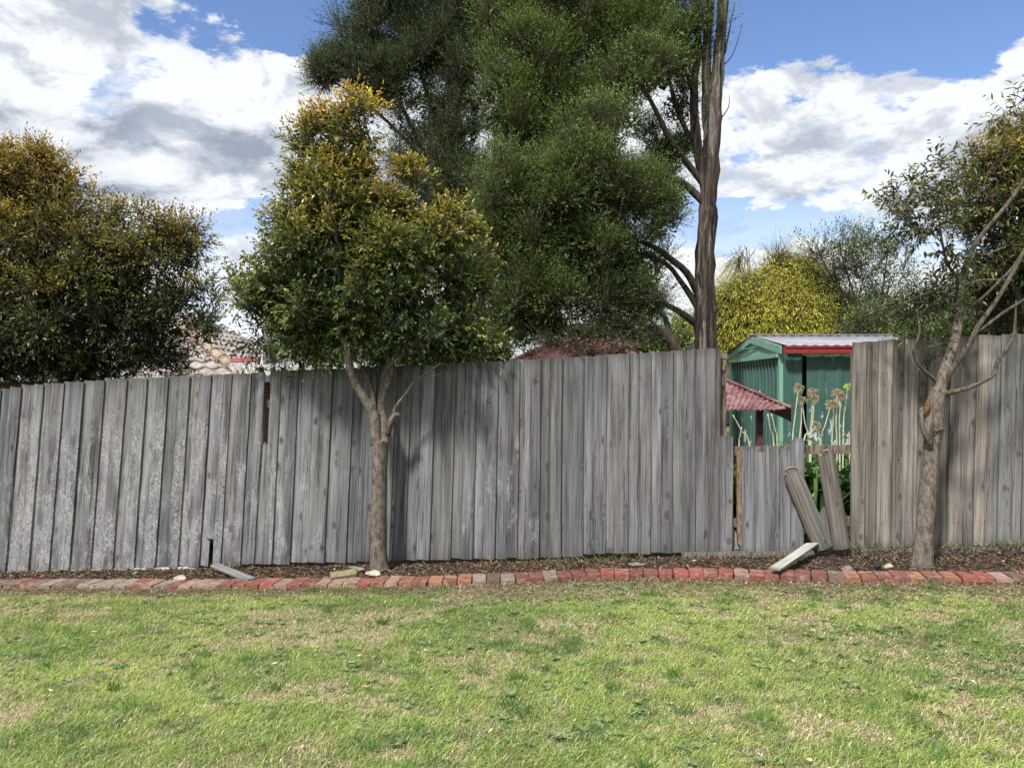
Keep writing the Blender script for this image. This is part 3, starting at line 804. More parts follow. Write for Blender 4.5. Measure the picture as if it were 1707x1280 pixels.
stone_at(300, 958, 6.55, 0.055, 0.05, 0.036, M['stone_pale'], 'rounded white stone on the bed near the thin grey slat', 1, lift=0.045)
stone_at(622, 953, 6.40, 0.080, 0.06, 0.026, M['stone_pale'], 'flat angular pale stone at the foot of the left tree', 2, lift=0.072)
stone_at(1481, 943, 6.05, 0.038, 0.035, 0.032, M['stone_pale'], 'white stone on the bark litter left of the right trunk', 5, lift=0.05)
stone_at(1413, 944, 6.05, 0.055, 0.045, 0.026, M['stone_grey'], 'brown grey stone on the bark litter behind the bricks', 6, lift=0.045)
stone_at(1462, 944, 6.08, 0.042, 0.035, 0.030, M['black'], 'small black plastic lump beside the white stone', 8, lift=0.045)
stone_at(1158, 943, 6.5, 0.02, 0.016, 0.010, M['stone_pale'], 'tiny white chip on the bed behind the red bricks', 9, lift=0.045)
stone_at(1060, 936, 6.5, 0.07, 0.05, 0.02, M['stone_grey'], 'flat grey green stone sunk behind the red bricks', 10, lift=0.035)
stone_at(592, 941, 6.75, 0.09, 0.05, 0.025, M['stone_grey'], 'dull flat stone half buried between fence and left trunk', 12, lift=0.035)

# ------------------------------------------------------------------ brick edging
ORD = 'first second third fourth fifth sixth seventh eighth ninth tenth eleventh twelfth thirteenth fourteenth fifteenth sixteenth seventeenth eighteenth nineteenth twentieth twenty-first twenty-second twenty-third twenty-fourth twenty-fifth twenty-sixth twenty-seventh twenty-eighth'.split()
PAL = {'red': (0.185, 0.078, 0.058), 'bright red': (0.235, 0.078, 0.064), 'orange': (0.26, 0.125, 0.075), 'pink buff': (0.25, 0.165, 0.13), 'pale grey': (0.21, 0.175, 0.145), 'brown': (0.14, 0.095, 0.075), 'dark red': (0.17, 0.07, 0.058)}
zones = [(-400, 130, ['brown', 'pale grey', 'brown', 'dark red']), (130, 185, ['red', 'pale grey']), (185, 240, ['brown', 'red', 'pale grey']), (240, 300, ['pale grey', 'red', 'pink buff']), (300, 380, ['pink buff', 'red', 'pale grey', 'orange']),
         (380, 440, ['orange', 'red', 'pink buff']), (440, 560, ['bright red', 'pink buff', 'dark red', 'brown', 'red']), (560, 700, ['red', 'orange', 'dark red', 'pink buff', 'bright red']), (700, 790, ['red', 'bright red', 'orange']), (790, 860, ['pale grey', 'brown', 'pale grey']),
         (860, 930, ['dark red', 'pale grey', 'dark red']), (930, 1010, ['red', 'dark red', 'brown']), (1010, 1170, ['bright red', 'bright red', 'red', 'red', 'dark red']), (1170, 1290, ['red', 'pink buff', 'bright red', 'brown']), (1290, 1420, ['red', 'dark red', 'brown', 'orange', 'pink buff']),
         (1420, 1500, ['red', 'brown', 'orange']), (1500, 1600, ['orange', 'red', 'dark red']), (1600, 2100, ['red', 'pink buff', 'bright red', 'pale grey', 'brown'])]
LM = [(300, 'the rounded white stone'), (390, 'the thin grey slat'), (572, 'the mossy offcut'), (632, 'the left tree trunk'), (1228, 'the slit beside the cut paling'), (1284, 'the low end of the fallen plank'), (1481, 'the white stone by the right trunk'), (1545, 'the right tree trunk')]
rk = random.Random(11)
import bmesh
bricks = []
x = -5.4
while x < 4.6:
    w = rk.uniform(0.106, 0.113)
    xm = x + w / 2; slope = (yb(xm + 0.1) - yb(xm - 0.1)) / 0.2
    y = yb(xm); px = CX + xm / (y + 0.03) * F
    bricks.append((xm, y, w, slope, px)); x += (w + rk.uniform(0.004, 0.010)) / math.sqrt(1 + slope * slope)
counts = {}
for (xm, y, w, slope, px) in bricks:
    L = rk.uniform(0.215, 0.232); h = rk.uniform(0.072, 0.08)
    bm = bmesh.new(); bmesh.ops.create_cube(bm, size=1.0)
    for v in bm.verts: v.co = Vector((v.co.x * w, v.co.y * L, v.co.z * h))
    bmesh.ops.bevel(bm, geom=bm.edges[:], offset=rk.uniform(0.0025, 0.005), segments=2, affect='EDGES')
    bmesh.ops.subdivide_edges(bm, edges=[e for e in bm.edges if e.calc_length() > 0.04], cuts=5, use_grid_fill=True)
    for v in bm.verts:
        v.co += Vector((rk.uniform(-1, 1), rk.uniform(-1, 1), rk.uniform(-1, 1))) * 0.0016
    for q in range(rk.choice((0, 1, 1, 2, 3))):   # knocked corners
        cr = Vector((rk.choice((-1, 1)) * w / 2, rk.choice((-1, -1, 1)) * L / 2, h / 2)); rr_ = rk.uniform(0.012, 0.032)
        for v in bm.verts:
            dq = (v.co - cr).length
            if dq < rr_: v.co -= cr.normalized() * (rr_ - dq) * 0.55
    me = bpy.data.meshes.new('edging_brick'); bm.to_mesh(me); bm.free(); me.materials.append(M['brick'])
    o = bpy.data.objects.new('edging_brick', me); C.objects.link(o)
    for (a_, b_, pal) in zones:
        if a_ <= px < b_: colname = rk.choice(pal); break
    c = PAL[colname]; k = rk.uniform(0.85, 1.15); o.color = (c[0] * k, c[1] * k, c[2] * k, 1)
    yaw = math.atan(slope) + rk.uniform(-0.035, 0.035)
    if px > 1250: yaw -= 0.10
    up = 0.014 if px > 400 else 0.009
    o.location = (xm, y + L / 2 + rk.uniform(-0.008, 0.010), gz(xm) + up - 0.008 + rk.uniform(-0.004, 0.004))
    o.rotation_euler = (rk.uniform(-0.03, 0.03), rk.uniform(-0.03, 0.03), yaw)
    best = min(LM, key=lambda l: abs(l[0] - px))
    side = 'left' if px < best[0] else 'right'
    counts.setdefault((best[1], side), []).append((abs(px - best[0]), o, colname))
for (lm, side), lst in counts.items():
    lst.sort(key=lambda t: t[0])
    for i, (_, o, cn) in enumerate(lst):
        nth = ORD[i] if i < 28 else 'far'
        tag(o, f'{cn} edging brick, {nth} to the {side} of {lm}'.replace('the slit beside the cut paling', 'the fence slit'), 'brick', 'bricks of the garden edging')


# ------------------------------------------------------------------ grass, weeds, leaf litter
def vnoise(x, y, s, seed):
    r = np.random.default_rng(seed); n = 256; g = r.random((n, n))
    xs = x / s + 1000; ys = y / s + 1000; xi = np.floor(xs).astype(int); yi = np.floor(ys).astype(int); fx_ = xs - xi; fy_ = ys - yi
    fx_ = fx_ * fx_ * (3 - 2 * fx_); fy_ = fy_ * fy_ * (3 - 2 * fy_)
    a = g[xi % n, yi % n]; b = g[(xi + 1) % n, yi % n]; c = g[xi % n, (yi + 1) % n]; d_ = g[(xi + 1) % n, (yi + 1) % n]
    return (a * (1 - fx_) + b * fx_) * (1 - fy_) + (c * (1 - fx_) + d_ * fx_) * fy_


def fbm(x, y, s, seed, o=4):
    t = 0; a = 1; w = 0
    for i in range(o): t = t + a * vnoise(x, y, s, seed + i); w += a; a *= 0.55; s *= 0.5
    return t / w


rg = np.random.default_rng(5)
N = 900000
gyv = 2.3 + (6.75 - 2.3) * rg.random(N) ** 0.9
gxv = (rg.random(N) * 2 - 1) * (gyv * 0.70 + 0.9)
ybv = np.interp(gxv, BX, BY)
edge = ybv - gyv
big = fbm(gxv, gyv, 1.1, 40); sml = fbm(gxv, gyv, 0.22, 60)
bw = 0.16 + 0.34 * fbm(gxv, gyv * 0 + 3, 0.6, 12) * (gxv > -0.3)
bare = ((edge < bw) & (rg.random(N) < 0.50 * (gxv > -0.3) + 0.25)) | ((fbm(gxv, gyv, 0.28, 123) > 0.66) & (rg.random(N) < 0.7))
keep = (edge > 0.0) & ~bare & (rg.random(N) < 0.55 + 0.75 * sml)
dryp = np.clip((fbm(gxv, gyv, 0.45, 90) - 0.50) * 4.2 + (fbm(gxv, gyv, 0.12, 95) - 0.5) * 3.2, 0, 1)
dryp = np.clip(dryp + np.clip(0.6 - edge, 0, 0.6) * (0.9 * (gxv > -0.5) + 0.25), 0, 1)
gxv, gyv, big, sml, dryp, edge = [a_[keep] for a_ in (gxv, gyv, big, sml, dryp, edge)]
N = len(gxv)
hgt = (0.012 + 0.019 * rg.random(N)) * (0.45 + 1.1 * sml) * (1 - 0.4 * dryp)
hgt = np.where((edge < 0.06) & (fbm(gxv, gyv, 0.15, 321, 2) > 0.5), hgt * 2.1, hgt)
az = rg.random(N) * 2 * np.pi; tilt = 0.25 + 0.95 * rg.random(N)
w = 0.0009 + 0.0011 * rg.random(N)
D = np.stack([np.cos(az) * np.sin(tilt), np.sin(az) * np.sin(tilt), np.cos(tilt)], 1)
S = nrm(np.stack([-np.sin(az + 0.6), np.cos(az + 0.6), np.zeros(N)], 1))
B = np.stack([gxv, gyv, gznp(gxv) - 0.004], 1)
L_ = (hgt * (1 + 0.7 * np.sin(tilt)))[:, None]
mid = B + D * L_ * 0.55; tip = B + D * L_ + np.stack([np.cos(az), np.sin(az), -0.5 * np.ones(N)], 1) * L_ * 0.30
V = np.stack([B - S * w[:, None], B + S * w[:, None], mid + S * w[:, None] * 0.9, mid - S * w[:, None] * 0.9, tip], 1).reshape(-1, 3)
gr = np.array([0.170, 0.285, 0.065]); yg = np.array([0.430, 0.520, 0.155]); dk = np.array([0.105, 0.190, 0.065]); straw = np.array([0.68, 0.59, 0.40])
t1 = np.clip(rg.normal(0.5, 0.3, N) + (big - 0.5) * 2.4, 0, 1)[:, None]
cl = gr * (1 - t1) + yg * t1
t2 = np.clip((0.43 - fbm(gxv, gyv, 0.13, 77, 3)) * 4.5 + rg.normal(0, .35, N), 0, 1)[:, None]; cl = cl * (1 - t2) + dk * t2
isdry = (rg.random(N) < 0.17 + 0.75 * dryp)[:, None]
cl = np.where(isdry, straw * (0.45 + 0.7 * rg.random((N, 1))), cl) * (0.65 + 0.7 * rg.random((N, 1)))
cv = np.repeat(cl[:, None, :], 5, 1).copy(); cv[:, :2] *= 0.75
i5 = np.arange(N) * 5
Ft = np.concatenate([np.stack([i5, i5 + 1, i5 + 2], 1), np.stack([i5, i5 + 2, i5 + 3], 1), np.stack([i5 + 3, i5 + 2, i5 + 4], 1)])
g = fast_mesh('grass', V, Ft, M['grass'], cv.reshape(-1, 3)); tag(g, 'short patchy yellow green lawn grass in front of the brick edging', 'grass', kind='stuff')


def leaf_mesh(name, pos, dr, nm, L, Wd, cols, mat, parent=None, six=True, fold=0.15, droop=0.12):
    """pos,dr,nm (N,3) L,Wd (N,)"""
    n = len(pos); dr = nrm(dr); sd = nrm(np.cross(dr, nm)); up = np.cross(sd, dr); L = L[:, None]; Wd = Wd[:, None]
    if six:
        b = pos; t = pos + dr * L - up * L * droop
        l1 = pos + dr * L * 0.33 - sd * Wd * 0.5 + up * Wd * fold; r1 = pos + dr * L * 0.33 + sd * Wd * 0.5 + up * Wd * fold
        l2 = pos + dr * L * 0.68 - sd * Wd * 0.38 + up * (Wd * fold - L * droop * 0.4); r2 = pos + dr * L * 0.68 + sd * Wd * 0.38 + up * (Wd * fold - L * droop * 0.4)
        V = np.stack([b, r1, r2, t, l2, l1], 1).reshape(-1, 3); i = np.arange(n) * 6
        Fq = np.concatenate([np.stack([i, i + 1, i + 2, i + 3], 1), np.stack([i, i + 3, i + 4, i + 5], 1)]); k = 6
    else:
        V = np.stack([pos, pos + dr * L * 0.5 + sd * Wd * 0.5, pos + dr * L, pos + dr * L * 0.5 - sd * Wd * 0.5], 1).reshape(-1, 3)
        i = np.arange(n) * 4; Fq = np.stack([i, i + 1, i + 2, i + 3], 1); k = 4
    return fast_mesh(name, V, Fq, mat, np.repeat(cols, k, 0), parent)


# broad-leaved weeds in the lawn
K = 1500; wy = 2.6 + 3.6 * rg.random(K); wx = (rg.random(K) * 2 - 1) * (wy * 0.7 + 0.5)
cl_ = fbm(wx, wy, 0.8, 33); ok = (cl_ > 0.42) & (np.interp(wx, BX, BY) - wy > 0.05); wx, wy = wx[ok], wy[ok]; K = len(wx)
nl = 9; pw = np.repeat(np.stack([wx, wy, gznp(wx) + 0.006], 1), nl, 0); aw = rg.random(K * nl) * 6.283
el = 0.15 + 0.5 * rg.random(K * nl); dw_ = np.stack([np.cos(aw) * np.cos(el), np.sin(aw) * np.cos(el), np.sin(el)], 1)
sc = np.repeat(0.5 + 0.8 * rg.random(K), nl)
cw = np.repeat(np.array([[0.16, 0.27, 0.12]]), K * nl, 0) * (0.6 + 0.8 * rg.random((K * nl, 1)))
cw[:, 0] += np.repeat(rg.random(K) * 0.05, nl)
o = leaf_mesh('lawn_weeds', pw, dw_, np.tile([0, 0, 1.0], (K * nl, 1)), 0.034 * sc, 0.012 * sc, cw, M['leaf']); tag(o, 'low broad leaved weeds scattered through the lawn grass', 'weeds', kind='stuff')

N = 420; ly = 2.7 + 3.4 * rg.random(N); lx = (rg.random(N) * 2 - 1) * (ly * .7 + .5); ok = np.interp(lx, BX, BY) - ly > 0.05; lx, ly = lx[ok], ly[ok]; N = len(lx)
az = rg.random(N) * 6.283; dl = np.stack([np.cos(az), np.sin(az), rg.normal(0, 0.3, N)], 1)
cl = np.array([[0.34, 0.24, 0.15], [0.22, 0.13, 0.08], [0.50, 0.42, 0.30]])[rg.choice(3, N)] * (0.6 + 0.6 * rg.random((N, 1)))
o = leaf_mesh('fallen_leaves', np.stack([lx, ly, gznp(lx) + 0.016 + 0.01 * rg.random(N)], 1), dl, np.stack([rg.normal(0, .4, N), rg.normal(0, .4, N), np.ones(N)], 1), 0.018 + 0.022 * rg.random(N), 0.008 + 0.008 * rg.random(N), cl, M['litter']); tag(o, 'small dead leaves fallen here and there on the lawn', 'fallen leaves', kind='stuff')
# taller seeding tufts in the lawn
K = 90; wy = 2.6 + 3.5 * rg.random(K); wx = (rg.random(K) * 2 - 1) * (wy * 0.7 + 0.4); ok = np.interp(wx, BX, BY) - wy > 0.05; wx, wy = wx[ok], wy[ok]; K = len(wx); nb = 46
sp_ = np.repeat(0.015 + 0.03 * rg.random(K), nb); px_ = np.repeat(wx, nb) + rg.normal(size=K * nb) * sp_; py_ = np.repeat(wy, nb) + rg.normal(size=K * nb) * sp_
az = rg.random(K * nb) * 6.283; el = 0.6 + 0.8 * rg.random(K * nb); dl = np.stack([np.cos(az) * np.cos(el), np.sin(az) * np.cos(el), np.sin(el)], 1)
cl = np.repeat(np.array([0.11, 0.21, 0.06]) * (0.7 + 0.7 * rg.random((K, 1))), nb, 0) * (0.7 + 0.6 * rg.random((K * nb, 1)))
o = leaf_mesh('grass_tufts', np.stack([px_, py_, gznp(px_)], 1), dl, np.stack([-np.sin(az), np.cos(az), 0.3 + 0 * az], 1), 0.035 + 0.045 * rg.random(K * nb), 0.003 + 0.003 * rg.random(K * nb), cl, M['grass'], six=False); tag(o, 'longer darker green grass tufts dotted through the lawn', 'grass tufts', kind='stuff')

# leaf litter and bark chips on the bed
N = 48000
lx = rg.random(N) * 11.2 - 6.2; t = rg.random(N) ** 0.8; y0 = np.interp(lx, BX, BY) + 0.20; y1 = 6.985 - 0.0642 * lx - 0.02
ly = y0 + (y1 - y0 + 0.5 * (lx > 1.9) * (lx < 3.0)) * t
tt_ = (ly - np.interp(lx, BX, BY) - 0.10) / (7.785 - 0.0642 * lx - np.interp(lx, BX, BY))
lz = gznp(lx) + 0.012 - 0.045 * np.clip(tt_ * 1.5, 0, 1) + rg.random(N) * 0.016
lz = lz + 0.02 * (fbm(lx, ly, 0.25, 15) - 0.5)
az = rg.random(N) * 6.283; dl = np.stack([np.cos(az), np.sin(az), rg.normal(0, 0.4, N)], 1); nn = np.stack([rg.normal(0, .5, N), rg.normal(0, .5, N), np.ones(N)], 1)
pal = np.array([[0.11, 0.075, 0.05], [0.18, 0.12, 0.085], [0.26, 0.185, 0.14], [0.07, 0.05, 0.038], [0.17, 0.085, 0.055], [0.44, 0.38, 0.32], [0.13, 0.13, 0.06]])
cl = pal[rg.choice(7, N, p=[.27, .21, .12, .23, .08, .03, .06])] * (0.5 + 0.6 * rg.random((N, 1)))
o = leaf_mesh('leaf_litter', np.stack([lx, ly, lz], 1), dl, nn, 0.012 + 0.045 * rg.random(N) ** 2.2, 0.004 + 0.014 * rg.random(N) ** 1.5, cl, M['litter']); tag(o, 'brown dry leaves and bark chips covering the narrow bed', 'leaf litter', kind='stuff')
# straw and chips strewn along the lawn's edge
N = 26000
lx = rg.random(N) * 10.4 - 5.4; ed = rg.random(N) ** 1.6 * np.where(lx > -0.5, 0.55, 0.2); ly = np.interp(lx, BX, BY) - ed
az = rg.random(N) * 6.283; dl = np.stack([np.cos(az), np.sin(az), rg.normal(0, 0.2, N)], 1)
cl = pal[rg.choice(7, N, p=[.15, .2, .25, .1, .1, .15, .05])] * (0.8 + 0.6 * rg.random((N, 1)))
o = leaf_mesh('dry_straw', np.stack([lx, ly, gznp(lx) + 0.006 + 0.014 * rg.random(N)], 1), dl, np.tile([0.1, 0, 1.0], (N, 1)), 0.015 + 0.03 * rg.random(N), 0.0015 + 0.004 * rg.random(N), cl, M['litter']); tag(o, 'dry straw and bark crumbs strewn where the lawn meets the bricks', 'straw', kind='stuff')
# weeds and grass tufts at the foot of the fences
tx = np.concatenate([rg.normal(m_, s_, 90) for m_, s_ in ((2.95, .12), (3.95, .2), (4.3, .1), (0.2, .25), (0.75, .2), (-2.6, .1), (-3.6, .3), (3.3, .25))]); n_ = len(tx)
tp = np.stack([tx, 6.985 - 0.0642 * tx - 0.075 - 0.03 * rg.random(n_), gznp(tx) - 0.015 + 0.05 * (tx > 1.5)], 1)
az = rg.random(n_) * 6.283; dl = np.stack([np.cos(az) * 0.9, np.sin(az) * 0.5 - 0.2, 0.35 + rg.random(n_)], 1)
cl = np.array([[0.13, 0.17, 0.05]]) * (0.6 + 0.8 * rg.random((n_, 1))); cl[rg.random(n_) < 0.35] = (0.35, 0.31, 0.2)
o = leaf_mesh('weeds_at_fence_foot', tp, dl, np.tile([0, -1.0, 0.3], (n_, 1)), 0.03 + 0.09 * rg.random(n_) ** 2, 0.003 + 0.006 * rg.random(n_), cl, M['grass']); tag(o, 'thin weeds and dry stems growing along the foot of the fence', 'weeds', kind='stuff')


# ------------------------------------------------------------------ trees
def crown(name, parent, blobs, Y, nsub, rsub, twigs, lpt, Ll, Lw, colf, mat, seed, tw=(0.15, 0.32), up=0.45, six=True, droop=0.12, spread=0.9, ydepth=1.0, leafdown=0.0, fill=0.0, stems=None, inner=None, radial=0.0, lift=0.35):
    """leaves on twigs on clumps on the given masses; returns the crown object"""
    r = np.random.default_rng(seed)
    cs = []; rs = []; dens = []
    for b in blobs:
        px, py, rx, rz = b[:4]; yy = Y + (b[4] if len(b) > 4 else 0.0); dn = b[5] if len(b) > 5 else 1.0
        c = P(px, py, yy); sx = rx / F * yy; sz = rz / F * yy
        cs.append(c[:]); rs.append((sx, (sx + sz) / 2 * ydepth, sz)); dens.append(dn)
    cs = np.array(cs); rs = np.array(rs); dens = np.array(dens)
    area = (rs[:, 0] * rs[:, 2]) * dens; pr = area / area.sum()
    bi = r.choice(len(cs), nsub, p=pr)
    u = nrm(r.normal(size=(nsub, 3)) + (np.array([0, -0.25, 0.35]) if radial else 0)); rad = r.random(nsub) ** 0.30 * (0.96 if fill == 0 else 1.0)
    if fill: rad = np.where(r.random(nsub) < fill, r.random(nsub) ** 0.6, rad)
    sc_ = cs[bi] + u * rs[bi] * rad[:, None]
    srad = rsub * (0.6 + 0.8 * r.random(nsub))
    sb = 0.75 + 0.5 * r.random(nsub)
    outn = nrm(u * rs[bi])
    ti = r.choice(nsub, twigs); v = nrm(r.normal(size=(twigs, 3)))
    st = sc_[ti] + v * (srad[ti] * r.random(twigs) ** 0.5)[:, None] * np.array([1, 1, 0.8])
    td = nrm(0.75 * outn[ti] + 0.7 * v + np.array([0, 0, up]) + 0.3 * r.normal(size=(twigs, 3)))
    tl = tw[0] + (tw[1] - tw[0]) * r.random(twigs)
    if radial:
        v = nrm(v + outn[ti] * 0.55 + np.array([0, 0, lift]))
        st = sc_[ti] + v * (srad[ti] * (0.15 + 0.45 * r.random(twigs)))[:, None] * np.array([1, 1, 0.85])
        td = nrm(v + 0.35 * r.normal(size=(twigs, 3)) + np.array([0, 0, up * 0.5]))
        tl = srad[ti] * (0.55 + 0.55 * r.random(twigs)) + tl * 0.35
    i = np.repeat(np.arange(twigs), lpt); k = np.tile(np.arange(lpt), twigs) / max(lpt - 1, 1)
    n = len(i)
    pos = st[i] + td[i] * (tl[i] * (k * 0.95 + 0.05 * r.random(n)))[:, None]
    side = nrm(np.cross(td[i], r.normal(size=(n, 3))))
    dr = nrm(td[i] * (0.55 + 0.5 * k[:, None]) + side * spread + np.array([0, 0, -leafdown]))
    nm = nrm(r.normal(size=(n, 3)) * 0.55 + np.array([0, 0, 1.0]))
    Lf = Ll * (0.65 + 0.6 * r.random(n)) * (1 - 0.35 * (k > 0.85)); Wf = Lw * (0.7 + 0.6 * r.random(n))
    top = np.clip((sc_[:, 2] - cs[:, 2].min()) / (cs[:, 2].max() - cs[:, 2].min() + 1e-6), 0, 1)
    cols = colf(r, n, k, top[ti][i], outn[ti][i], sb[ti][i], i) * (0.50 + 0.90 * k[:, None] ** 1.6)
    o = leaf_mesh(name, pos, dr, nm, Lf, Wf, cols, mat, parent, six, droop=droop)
    if inner:
        ni, li, wi, rin = inner
        bj = r.choice(len(cs), ni, p=pr); pu = nrm(r.normal(size=(ni, 3))) * (r.random(ni) ** 0.45 * rin)[:, None]
        pp = cs[bj] + pu * rs[bj]
        dd_ = nrm(r.normal(size=(ni, 3)) + np.array([0, 0, .2]))
        zz = np.zeros(ni, int)
        cc = colf(r, ni, np.zeros(ni), np.zeros(ni), np.tile([0, 0, -1.0], (ni, 1)), np.ones(ni) * 0.85, zz)  # inner leaves kept to dark tints, shade inside the crown painted in
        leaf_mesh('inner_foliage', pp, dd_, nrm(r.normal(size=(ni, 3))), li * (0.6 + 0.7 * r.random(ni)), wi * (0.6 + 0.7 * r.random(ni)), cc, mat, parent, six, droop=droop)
    # fine twigs that carry the leaves
    if stems is not None:
        sel = r.random(twigs) < stems[1]
        a = st[sel] - td[sel] * tl[sel][:, None] * 0.6; b = st[sel] + td[sel] * tl[sel][:, None]; s_ = nrm(np.cross(td[sel], r.normal(size=(sel.sum(), 3)))); s2 = np.cross(nrm(td[sel]), s_)
        wv = 0.0035 * stems[2]
        V = np.stack([a + s_ * wv, a - s_ * wv * .5 + s2 * wv * .87, a - s_ * wv * .5 - s2 * wv * .87, b], 1).reshape(-1, 3); j = np.arange(sel.sum()) * 4
        Ft = np.concatenate([np.stack([j, j + 1, j + 3], 1), np.stack([j + 1, j + 2, j + 3], 1), np.stack([j + 2, j, j + 3], 1)])
        fast_mesh('twigs', V, Ft, stems[0], None, parent)
    return o, sc_, outn


def pal_lilly(orange, bright=1.0, green=(0.050, 0.085, 0.022)):
    g0 = np.array(green); g1_ = np.array((0.105, 0.140, 0.030)); o0 = np.array((0.29, 0.155, 0.055)); o1 = np.array((0.27, 0.235, 0.050))
    def f(r, n, k, top, outn, sb, i):
        q = np.random.default_rng(77).random((i.max() + 1, 2))
        up_ = np.clip(outn[:, 2] * 0.6 + 0.5, 0, 1)
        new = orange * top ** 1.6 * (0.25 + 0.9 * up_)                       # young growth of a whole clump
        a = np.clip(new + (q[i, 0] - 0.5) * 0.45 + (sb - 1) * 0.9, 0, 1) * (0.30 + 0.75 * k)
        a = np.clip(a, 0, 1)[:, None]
        mid = np.clip(-0.10 + top * 0.85 + (sb - 1) * 1.2 + (q[i, 1] - .5) * .4, 0, 1)[:, None]  # lower clumps darker: mature leaf colour plus crown shade put into the tint
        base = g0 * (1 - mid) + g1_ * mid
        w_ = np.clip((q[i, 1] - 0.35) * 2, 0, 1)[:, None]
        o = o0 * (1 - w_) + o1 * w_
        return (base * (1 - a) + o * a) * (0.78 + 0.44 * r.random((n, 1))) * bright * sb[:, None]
    return f


def pal_flat(cols, pr, br=1.0):
    A = np.array(cols)
    def f(r, n, k, top, outn, sb, i):
        return A[r.choice(len(A), n, p=pr)] * (0.7 + 0.6 * r.random((n, 1))) * (sb[:, None] * 0.9 + 0.1) * br * (0.8 + 0.35 * k[:, None])
    return f


def limbs(mb, segs, Y, n=9, rough=0.05, k=1.0):
    """segs: lists of (px, py, width px, dY)"""
    for q, sg in enumerate(segs):
        mb.tube([P(p[0], p[1], Y + p[3]) for p in sg], [k * p[2] / 2 / F * Y for p in sg], n, rough, seed=q * 3 + 1)


# ---- left lilly pilly in the bed
Y1 = 6.80
b1 = P(632, 942, Y1); b1.z = gz(b1.x)
t1 = thing('lilly_pilly_tree', b1, 'orange tipped lilly pilly rising from the bed in front of the long grey fence', 'tree')
m = MB()
limbs(m, [[(634, 950, 34, 0), (632, 935, 30, 0), (631, 880, 27, 0), (633, 800, 25, 0), (634, 750, 25, 0), (633, 735, 27, 0)],
          [(628, 742, 18, 0), (626, 715, 17, 0), (623, 690, 17, 0), (610, 668, 15, -.02), (596, 645, 14, -.04), (584, 615, 13, -.08), (578, 580, 11, -.1), (560, 540, 8, -.1), (530, 490, 5, -.15)],
          [(640, 742, 15, 0), (642, 715, 15, .02), (638, 690, 13, .04), (636, 665, 12, .05), (645, 640, 12, .05), (652, 615, 11, .05), (645, 590, 9, .1), (640, 520, 8, .1), (610, 420, 6, .1), (590, 300, 4, .1)],
          [(646, 725, 10, 0), (652, 703, 11, -.03), (657, 694, 9, -.05), (664, 690, 7, -.08)],
          [(655, 697, 6, -.03), (660, 678, 6, -.05), (678, 655, 5, -.08), (690, 637, 4, -.1), (712, 622, 3, -.12), (735, 605, 2, -.15)],
          [(690, 637, 3, -.1), (706, 632, 2.5, -.12), (735, 622, 1.5, -.14)],
          [(636, 668, 10, .05), (640, 640, 14, .1), (646, 615, 16, .1), (660, 590, 12, .12), (665, 540, 9, .15), (690, 440, 6, .15), (700, 350, 4, .15)],
          [(646, 612, 9, .02), (662, 597, 6, -.02), (668, 580, 5, -.02), (740, 500, 4, -.1)],
          [(623, 690, 11, .0), (620, 655, 9, .12), (608, 620, 7, .2), (560, 560, 5, .2), (470, 510, 3, .2)]], Y1, 12, 0.11)
m.build('trunk', M['smooth_bark'], t1)
bl = [(562, 238, 56, 58), (520, 280, 34, 60), (602, 225, 34, 38), (555, 325, 70, 50), (690, 325, 48, 50, .1), (640, 375, 60, 40), (735, 395, 46, 46), (600, 380, 90, 60, -.1), (540, 420, 90, 55, -.1), (490, 390, 40, 30),
      (680, 440, 100, 70), (770, 440, 45, 60, .2), (470, 460, 60, 50, -.1), (430, 510, 45, 40, 0, .8), (560, 500, 110, 60, -.2), (680, 530, 100, 60, -.15), (775, 540, 50, 60, .2), (460, 550, 60, 40), (560, 560, 80, 35, 0, .8), (660, 575, 70, 30, .1, .8), (750, 575, 60, 28, .1, .8), (500, 585, 45, 22, .1, .5),
      (420, 430, 25, 25, 0, .5), (405, 480, 28, 25, 0, .6), (590, 520, 140, 70, .6), (610, 430, 120, 90, .6)]
crown('crown', t1, bl, Y1 + 0.08, 330, 0.15, 9200, 8, 0.062, 0.019, pal_lilly(0.95, 1.45, (0.036, 0.062, 0.020)), M['leaf'], 101, ydepth=0.8, tw=(0.12, 0.30), up=0.65, spread=0.7, fill=0.0, radial=1, inner=(5000, 0.07, 0.022, 0.7), stems=(M['smooth_bark'], 0.5, 1.0), leafdown=0.15)

